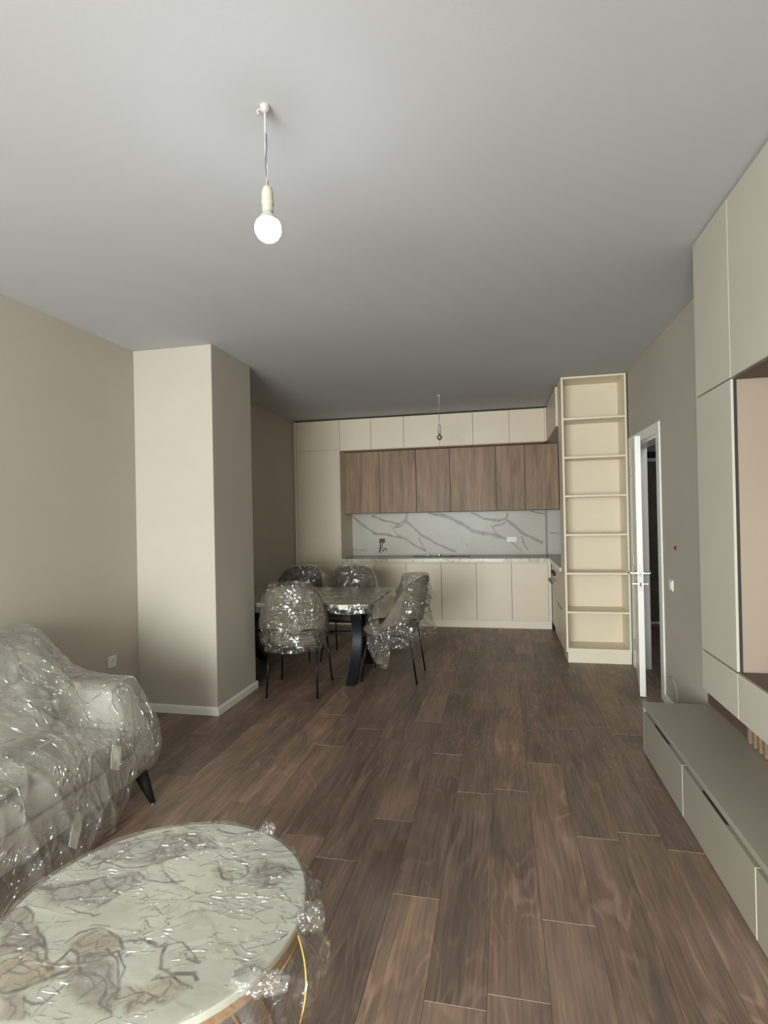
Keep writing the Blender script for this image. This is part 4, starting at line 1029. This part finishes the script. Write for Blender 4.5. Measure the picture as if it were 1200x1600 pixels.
# ------------------------------------------------------------------ coffee table
KC = Vector((-0.932, 1.315)); KR = 0.395; KZ = 0.45
kt = thing('coffee_table', 'round marble-look coffee table on gold wire base, wrapped in clear plastic', 'table', (KC.x, KC.y, 0))
def disc(r, z0, z1, bev, n=96):
    bm = prism([(KC.x + r * math.cos(2 * PI * i / n), KC.y + r * math.sin(2 * PI * i / n)) for i in range(n)], 'Z', z0, z1)
    es = [e for e in bm.edges if abs(e.verts[0].co.z - e.verts[1].co.z) < 1e-5]
    bmesh.ops.bevel(bm, geom=es, offset=bev, segments=3, affect='EDGES'); return bm
KVEINS = [(7, [(-1.332, 1.321), (-1.267, 1.321), (-1.225, 1.346), (-1.187, 1.378), (-1.155, 1.408)]), (3, [(-1.291, 1.443), (-1.242, 1.431), (-1.219, 1.463), (-1.161, 1.44), (-1.107, 1.443), (-1.052, 1.473), (-1.009, 1.522), (-0.978, 1.534)]), (3, [(-1.086, 1.427), (-1.045, 1.41), (-0.969, 1.405), (-0.921, 1.414)]), (2.5, [(-1.096, 1.28), (-1.073, 1.328), (-1.053, 1.372), (-1.025, 1.395)]), (4, [(-0.856, 1.502), (-0.822, 1.457), (-0.767, 1.437)]), (2.5, [(-0.825, 1.548), (-0.783, 1.528), (-0.755, 1.482), (-0.76, 1.456)]), (4, [(-0.709, 1.515), (-0.673, 1.535), (-0.618, 1.507)]), (5, [(-0.833, 1.203), (-0.82, 1.163), (-0.802, 1.13), (-0.766, 1.125), (-0.719, 1.142), (-0.702, 1.126)]), (3, [(-0.83, 1.199), (-0.795, 1.215), (-0.751, 1.193), (-0.722, 1.169), (-0.754, 1.175)]), (4, [(-0.945, 1.187), (-0.893, 1.201), (-0.848, 1.192), (-0.83, 1.199)]), (4, [(-1.083, 1.165), (-1.073, 1.204), (-1.03, 1.222), (-0.958, 1.193), (-0.93, 1.167), (-0.952, 1.146), (-0.995, 1.142), (-1.013, 1.126), (-1.052, 1.144)]), (6, [(-1.116, 1.006), (-1.082, 1.016), (-1.054, 1.04), (-1.031, 1.071), (-1.015, 1.086)]), (3, [(-1.207, 1.09), (-1.181, 1.112), (-1.137, 1.116), (-1.093, 1.095), (-1.06, 1.077)]), (3.5, [(-1.202, 1.19), (-1.142, 1.145), (-1.086, 1.104), (-1.05, 1.079)]), (3, [(-1.261, 1.188), (-1.192, 1.154), (-1.127, 1.13)]), (4, [(-1.013, 1.126), (-0.976, 1.093), (-0.944, 1.091)]), (3, [(-0.971, 1.16), (-0.921, 1.136), (-0.871, 1.082), (-0.848, 1.043)]), (2.5, [(-0.938, 1.157), (-0.89, 1.125), (-0.861, 1.069)]), (3, [(-1.06, 1.003), (-1.024, 0.996), (-0.997, 1.005), (-0.992, 1.045)]), (2, [(-1.186, 1.264), (-1.088, 1.251), (-1.073, 1.264)]), (3, [(-1.201, 1.351), (-1.179, 1.391), (-1.129, 1.352), (-1.081, 1.338)]), (2.5, [(-0.802, 1.095), (-0.761, 1.118), (-0.701, 1.1)]), (2, [(-1.286, 1.507), (-1.252, 1.528), (-1.204, 1.559), (-1.147, 1.608), (-1.018, 1.631)]), (2.5, [(-1.128, 1.581), (-1.078, 1.567), (-1.024, 1.607), (-0.98, 1.577)]), (5, [(-1.06, 1.077), (-1.053, 1.111), (-1.052, 1.144)]), (3, [(-0.914, 1.491), (-0.861, 1.528), (-0.805, 1.545)]), (3, [(-0.951, 1.09), (-0.892, 1.063), (-0.874, 1.025), (-0.832, 1.006)]), (2.5, [(-0.842, 1.045), (-0.809, 1.065), (-0.763, 1.06)]), (2, [(-0.621, 1.226), (-0.575, 1.252), (-0.548, 1.293)]), (3, [(-1.157, 1.059), (-1.105, 1.061), (-1.076, 1.086), (-1.04, 1.093)]), (3, [(-1.192, 1.154), (-1.2, 1.13), (-1.246, 1.126)]), (4, [(-1.313, 1.229), (-1.292, 1.244), (-1.243, 1.222), (-1.225, 1.195)])]
KZONES = [('z', [(-1.37, 1.24), (-1.289, 1.25), (-1.207, 1.198), (-1.127, 1.13), (-1.137, 1.116), (-1.189, 1.119), (-1.207, 1.09)]), ('t', [(-1.199, 1.083), (-1.18, 1.11), (-1.135, 1.114), (-1.06, 1.077), (-1.028, 1.075), (-1.054, 1.04), (-1.119, 1.009)]), ('m', [(-1.315, 1.312), (-1.187, 1.378), (-1.098, 1.432), (-1.033, 1.418), (-1.065, 1.33), (-1.103, 1.29), (-1.179, 1.275), (-1.249, 1.273)]), ('m', [(-1.27, 1.525), (-1.211, 1.581), (-1.092, 1.618), (-0.955, 1.627), (-0.896, 1.592), (-0.961, 1.537), (-1.065, 1.491), (-1.15, 1.462), (-1.255, 1.47)]), ('t', [(-1.083, 1.165), (-1.073, 1.204), (-1.03, 1.222), (-0.958, 1.193), (-0.927, 1.168), (-0.952, 1.146), (-0.995, 1.142), (-1.013, 1.126), (-1.052, 1.144)]), ('t', [(-1.096, 1.594), (-1.018, 1.631), (-0.943, 1.606), (-0.973, 1.557), (-1.051, 1.557)]), ('z', [(-1.033, 1.123), (-0.992, 1.139), (-0.908, 1.138), (-0.842, 1.045), (-0.843, 1.004), (-0.91, 1.018), (-0.991, 1.052)]), ('t', [(-1.06, 1.109), (-0.993, 1.122), (-0.952, 1.074), (-1.009, 1.064)]), ('t', [(-0.863, 1.498), (-0.832, 1.5), (-0.791, 1.456), (-0.822, 1.457)]), ('m', [(-0.745, 1.535), (-0.619, 1.532), (-0.647, 1.453), (-0.736, 1.46)]), ('t', [(-0.855, 1.071), (-0.783, 1.13), (-0.711, 1.105), (-0.755, 1.048), (-0.81, 1.004)]), ('m', [(-1.11, 1.0), (-1.067, 1.002), (-0.974, 0.96), (-1.049, 0.945)]), ('t', [(-1.11, 1.0), (-1.051, 1.001), (-0.997, 0.955), (-1.049, 0.945)])]

def in_poly(x, y, P):
    c = False; n = len(P)
    for i in range(n):
        (x1, y1), (x2, y2) = P[i], P[i - 1]
        if (y1 > y) != (y2 > y) and x < (x2 - x1) * (y - y1) / (y2 - y1) + x1: c = not c
    return c
def seg_d(x, y, P, lim=0.06):
    best = 9
    for (ax, ay), (bx_, by_) in zip(P, P[1:]):
        if min(ax, bx_) - lim > x or max(ax, bx_) + lim < x or min(ay, by_) - lim > y or max(ay, by_) + lim < y: continue
        dx, dy = bx_ - ax, by_ - ay
        u = max(0, min(1, ((x - ax) * dx + (y - ay) * dy) / (dx * dx + dy * dy + 1e-9)))
        best = min(best, math.hypot(x - ax - u * dx, y - ay - u * dy))
    return best
def marble_top():
    bm = bmesh.new(); LY = {k: bm.verts.layers.float.new(k) for k in ('vein', 'tan', 'mauve', 'field')}
    nu, nr = 420, 130; rings = []
    boxes = [(w_, P, min(p[0] for p in P) - 0.06, max(p[0] for p in P) + 0.06, min(p[1] for p in P) - 0.06, max(p[1] for p in P) + 0.06) for w_, P in KVEINS]
    for j in range(1, nr + 1):
        r = (KR - 0.003) * (j / nr) ** 0.8; ring = []
        for i in range(nu):
            a = 2 * PI * i / nu; x = KC.x + r * math.cos(a); y = KC.y + r * math.sin(a)
            v = bm.verts.new((x, y, KZ))
            q = noise.noise_vector(Vector((x * 14, y * 14, 0.5))) * 0.010 + noise.noise_vector(Vector((x * 45, y * 45, 3.5))) * 0.004
            px, py = x + q.x, y + q.y
            best = 0
            for w_, P, bx0, bx1, by0, by1 in boxes:
                if px < bx0 or px > bx1 or py < by0 or py > by1: continue
                d = seg_d(px, py, P); wd = w_ * 0.00062 * (0.7 + 0.9 * (noise.noise(Vector((x * 20, y * 20, 5))) + 0.3)) + 0.0008
                best = max(best, 1 - smoothstep(wd * 0.6, wd * 1.7, d))
            v[LY['vein']] = best
            q2 = noise.noise_vector(Vector((x * 10, y * 10, 8.5))) * 0.03; zx, zy = x + q2.x, y + q2.y
            tz = mz = fz = 0
            for k, P in KZONES:
                ins = in_poly(zx, zy, P); e = seg_d(zx, zy, P + [P[0]], 0.03)
                g = smoothstep(-0.012, 0.012, e if ins else -e) if (ins or e < 0.03) else 0
                if k == 't': tz = max(tz, g)
                elif k == 'm': mz = max(mz, g * 0.75)
                else: mz = max(mz, g * 0.8); tz = max(tz, g * 0.6)
                fz = max(fz, g)
            v[LY['tan']] = tz; v[LY['mauve']] = mz; v[LY['field']] = fz
            ring.append(v)
        rings.append(ring)
    c = bm.verts.new((KC.x, KC.y, KZ)); c[LY['field']] = 0.0
    for i in range(nu): bm.faces.new((c, rings[0][i], rings[0][(i + 1) % nu]))
    for A, B in zip(rings, rings[1:]):
        for i in range(nu): bm.faces.new((A[i], B[i], B[(i + 1) % nu], A[(i + 1) % nu]))
    prev = rings[-1]
    for r, z in ((KR, KZ - 0.003), (KR, KZ - 0.017), (KR - 0.003, KZ - 0.020)):
        ring = [bm.verts.new((KC.x + r * math.cos(2 * PI * i / nu), KC.y + r * math.sin(2 * PI * i / nu), z)) for i in range(nu)]
        for i in range(nu): bm.faces.new((prev[i], ring[i], ring[(i + 1) % nu], prev[(i + 1) % nu]))
        prev = ring
    bm.faces.new(prev[::-1])
    return bm
obj('top', marble_top(), 'coffee_marble', kt)
obj('rim', disc(KR - 0.006, KZ - 0.050, KZ - 0.0205, 0.002), 'bronze_rim', kt)
def circ(r, z, n=72, c=KC, rx=None): return [(c.x + r * math.cos(2 * PI * i / n), c.y + r * math.sin(2 * PI * i / n), z) for i in range(n)]
obj('floor_ring', tube(circ(0.30, 0.007), 0.006, n=8, closed=True), 'gold_metal', kt, True)
obj('upper_ring', tube(circ(0.34, KZ - 0.057), 0.006, n=8, closed=True), 'gold_metal', kt, True)
for k in range(12):
    a = 2 * PI * k / 12 + 0.2
    pts = []
    for i in range(17):
        u = i / 16
        r = 0.34 + (0.30 - 0.34) * u + 0.075 * math.sin(PI * u)
        aa = a + (0.45 if k % 2 else -0.45) * (u - 0.5)
        pts.append((KC.x + r * math.cos(aa), KC.y + r * math.sin(aa), KZ - 0.055 - (KZ - 0.062) * u))
    obj('rod', tube(pts, 0.0048, n=8), 'gold_metal', kt, True)
def kcover(u, v):
    a = u * 2 * PI
    # rim overhang varies: short round the far side, long ragged drape towards the camera and the right
    aim = math.atan2(-0.45, 0.9)
    dlt = math.cos(a - aim); drape = 0.025 + 0.16 * smoothstep(0.55, 1.0, dlt) + 0.05 * smoothstep(0.0, 0.6, dlt) * (0.5 + noise.noise(Vector((math.cos(a) * 5, math.sin(a) * 5, 0))))
    s = v * (KR + drape)
    if s < KR + 0.004:
        r = s; z = KZ + 0.004
        p = Vector((KC.x + r * math.cos(a), KC.y + r * math.sin(a), z))
        qv = Vector((p.x * 1.0 + p.y * 0.5, p.y * 1.6 - p.x * 0.6, 0))
        p.z += (0.004 * (noise.noise(qv * 7) + 0.5) + 0.006 * crease(qv, 3.5, 2.0, 0.08) + 0.0015 * crease(qv, 11, 6.0, 0.12)) * (0.35 + 0.65 * (s / KR)) 
        p.z = max(p.z, KZ + 0.0015)
    else:
        d = s - KR
        r = KR + 0.006 + 0.035 * smoothstep(0, 0.05, d) * (0.5 + noise.noise(Vector((math.cos(a) * 9, math.sin(a) * 9, 2))))
        p = Vector((KC.x + r * math.cos(a), KC.y + r * math.sin(a), KZ + 0.004 - d * 0.93))
        cq = Vector((math.cos(a) * 0.40, math.sin(a) * 0.40, p.z * 0.35))
        c = crease(cq, 16, 4.0, 0.25); c2 = crease(Vector((cq.x, cq.y, p.z * 0.8)), 36, 8.0, 0.25)
        n = Vector((math.cos(a), math.sin(a), 0.1))
        p += n * (0.030 * c + 0.010 * c2 + 0.02 * noise.noise(p * 10)) * smoothstep(0, 0.06, d)
    return p
obj('plastic_cover', grid_surface(kcover, 300, 110, True), 'coffee_film', kt, True)
# gathered tufts of film at the rim
def tuft(cx, cy, cz, L, w_, dirv, seed):
    d = Vector(dirv).normalized(); s_ = d.cross(Vector((0, 0, 1))).normalized(); up_ = s_.cross(d)
    def f(u, v):
        a = u * 2 * PI; rr_ = w_ * (0.35 + 0.9 * math.sin(PI * min(1, v * 0.9 + 0.08)))
        p = Vector((cx, cy, cz)) + d * (L * v) + (s_ * math.cos(a) + up_ * 0.6 * math.sin(a)) * rr_
        c = crease(Vector((math.cos(a) * 0.04, math.sin(a) * 0.04, v * 0.02)), 60, seed, 0.3); c2 = crinkle(p, 60, seed)
        return p + (s_ * math.cos(a) + up_ * math.sin(a)) * (0.014 * (c - 0.4) + 0.012 * (c2 - 0.3))
    return grid_surface(f, 40, 34, True)
obj('plastic_tuft', tuft(-0.545, 1.37, 0.455, 0.07, 0.035, (0.9, -0.25, -0.3), 1), 'coffee_film', kt, True)
obj('plastic_tuft', tuft(-0.62, 1.135, 0.452, 0.13, 0.022, (0.95, 0.15, -0.05), 4), 'coffee_film', kt, True)
obj('plastic_tuft', tuft(-0.80, 1.672, 0.452, 0.05, 0.02, (0.6, 0.5, 0.25), 6), 'coffee_film', kt, True)

for o in bpy.data.objects:
    if '_o' in o: del o['_o']
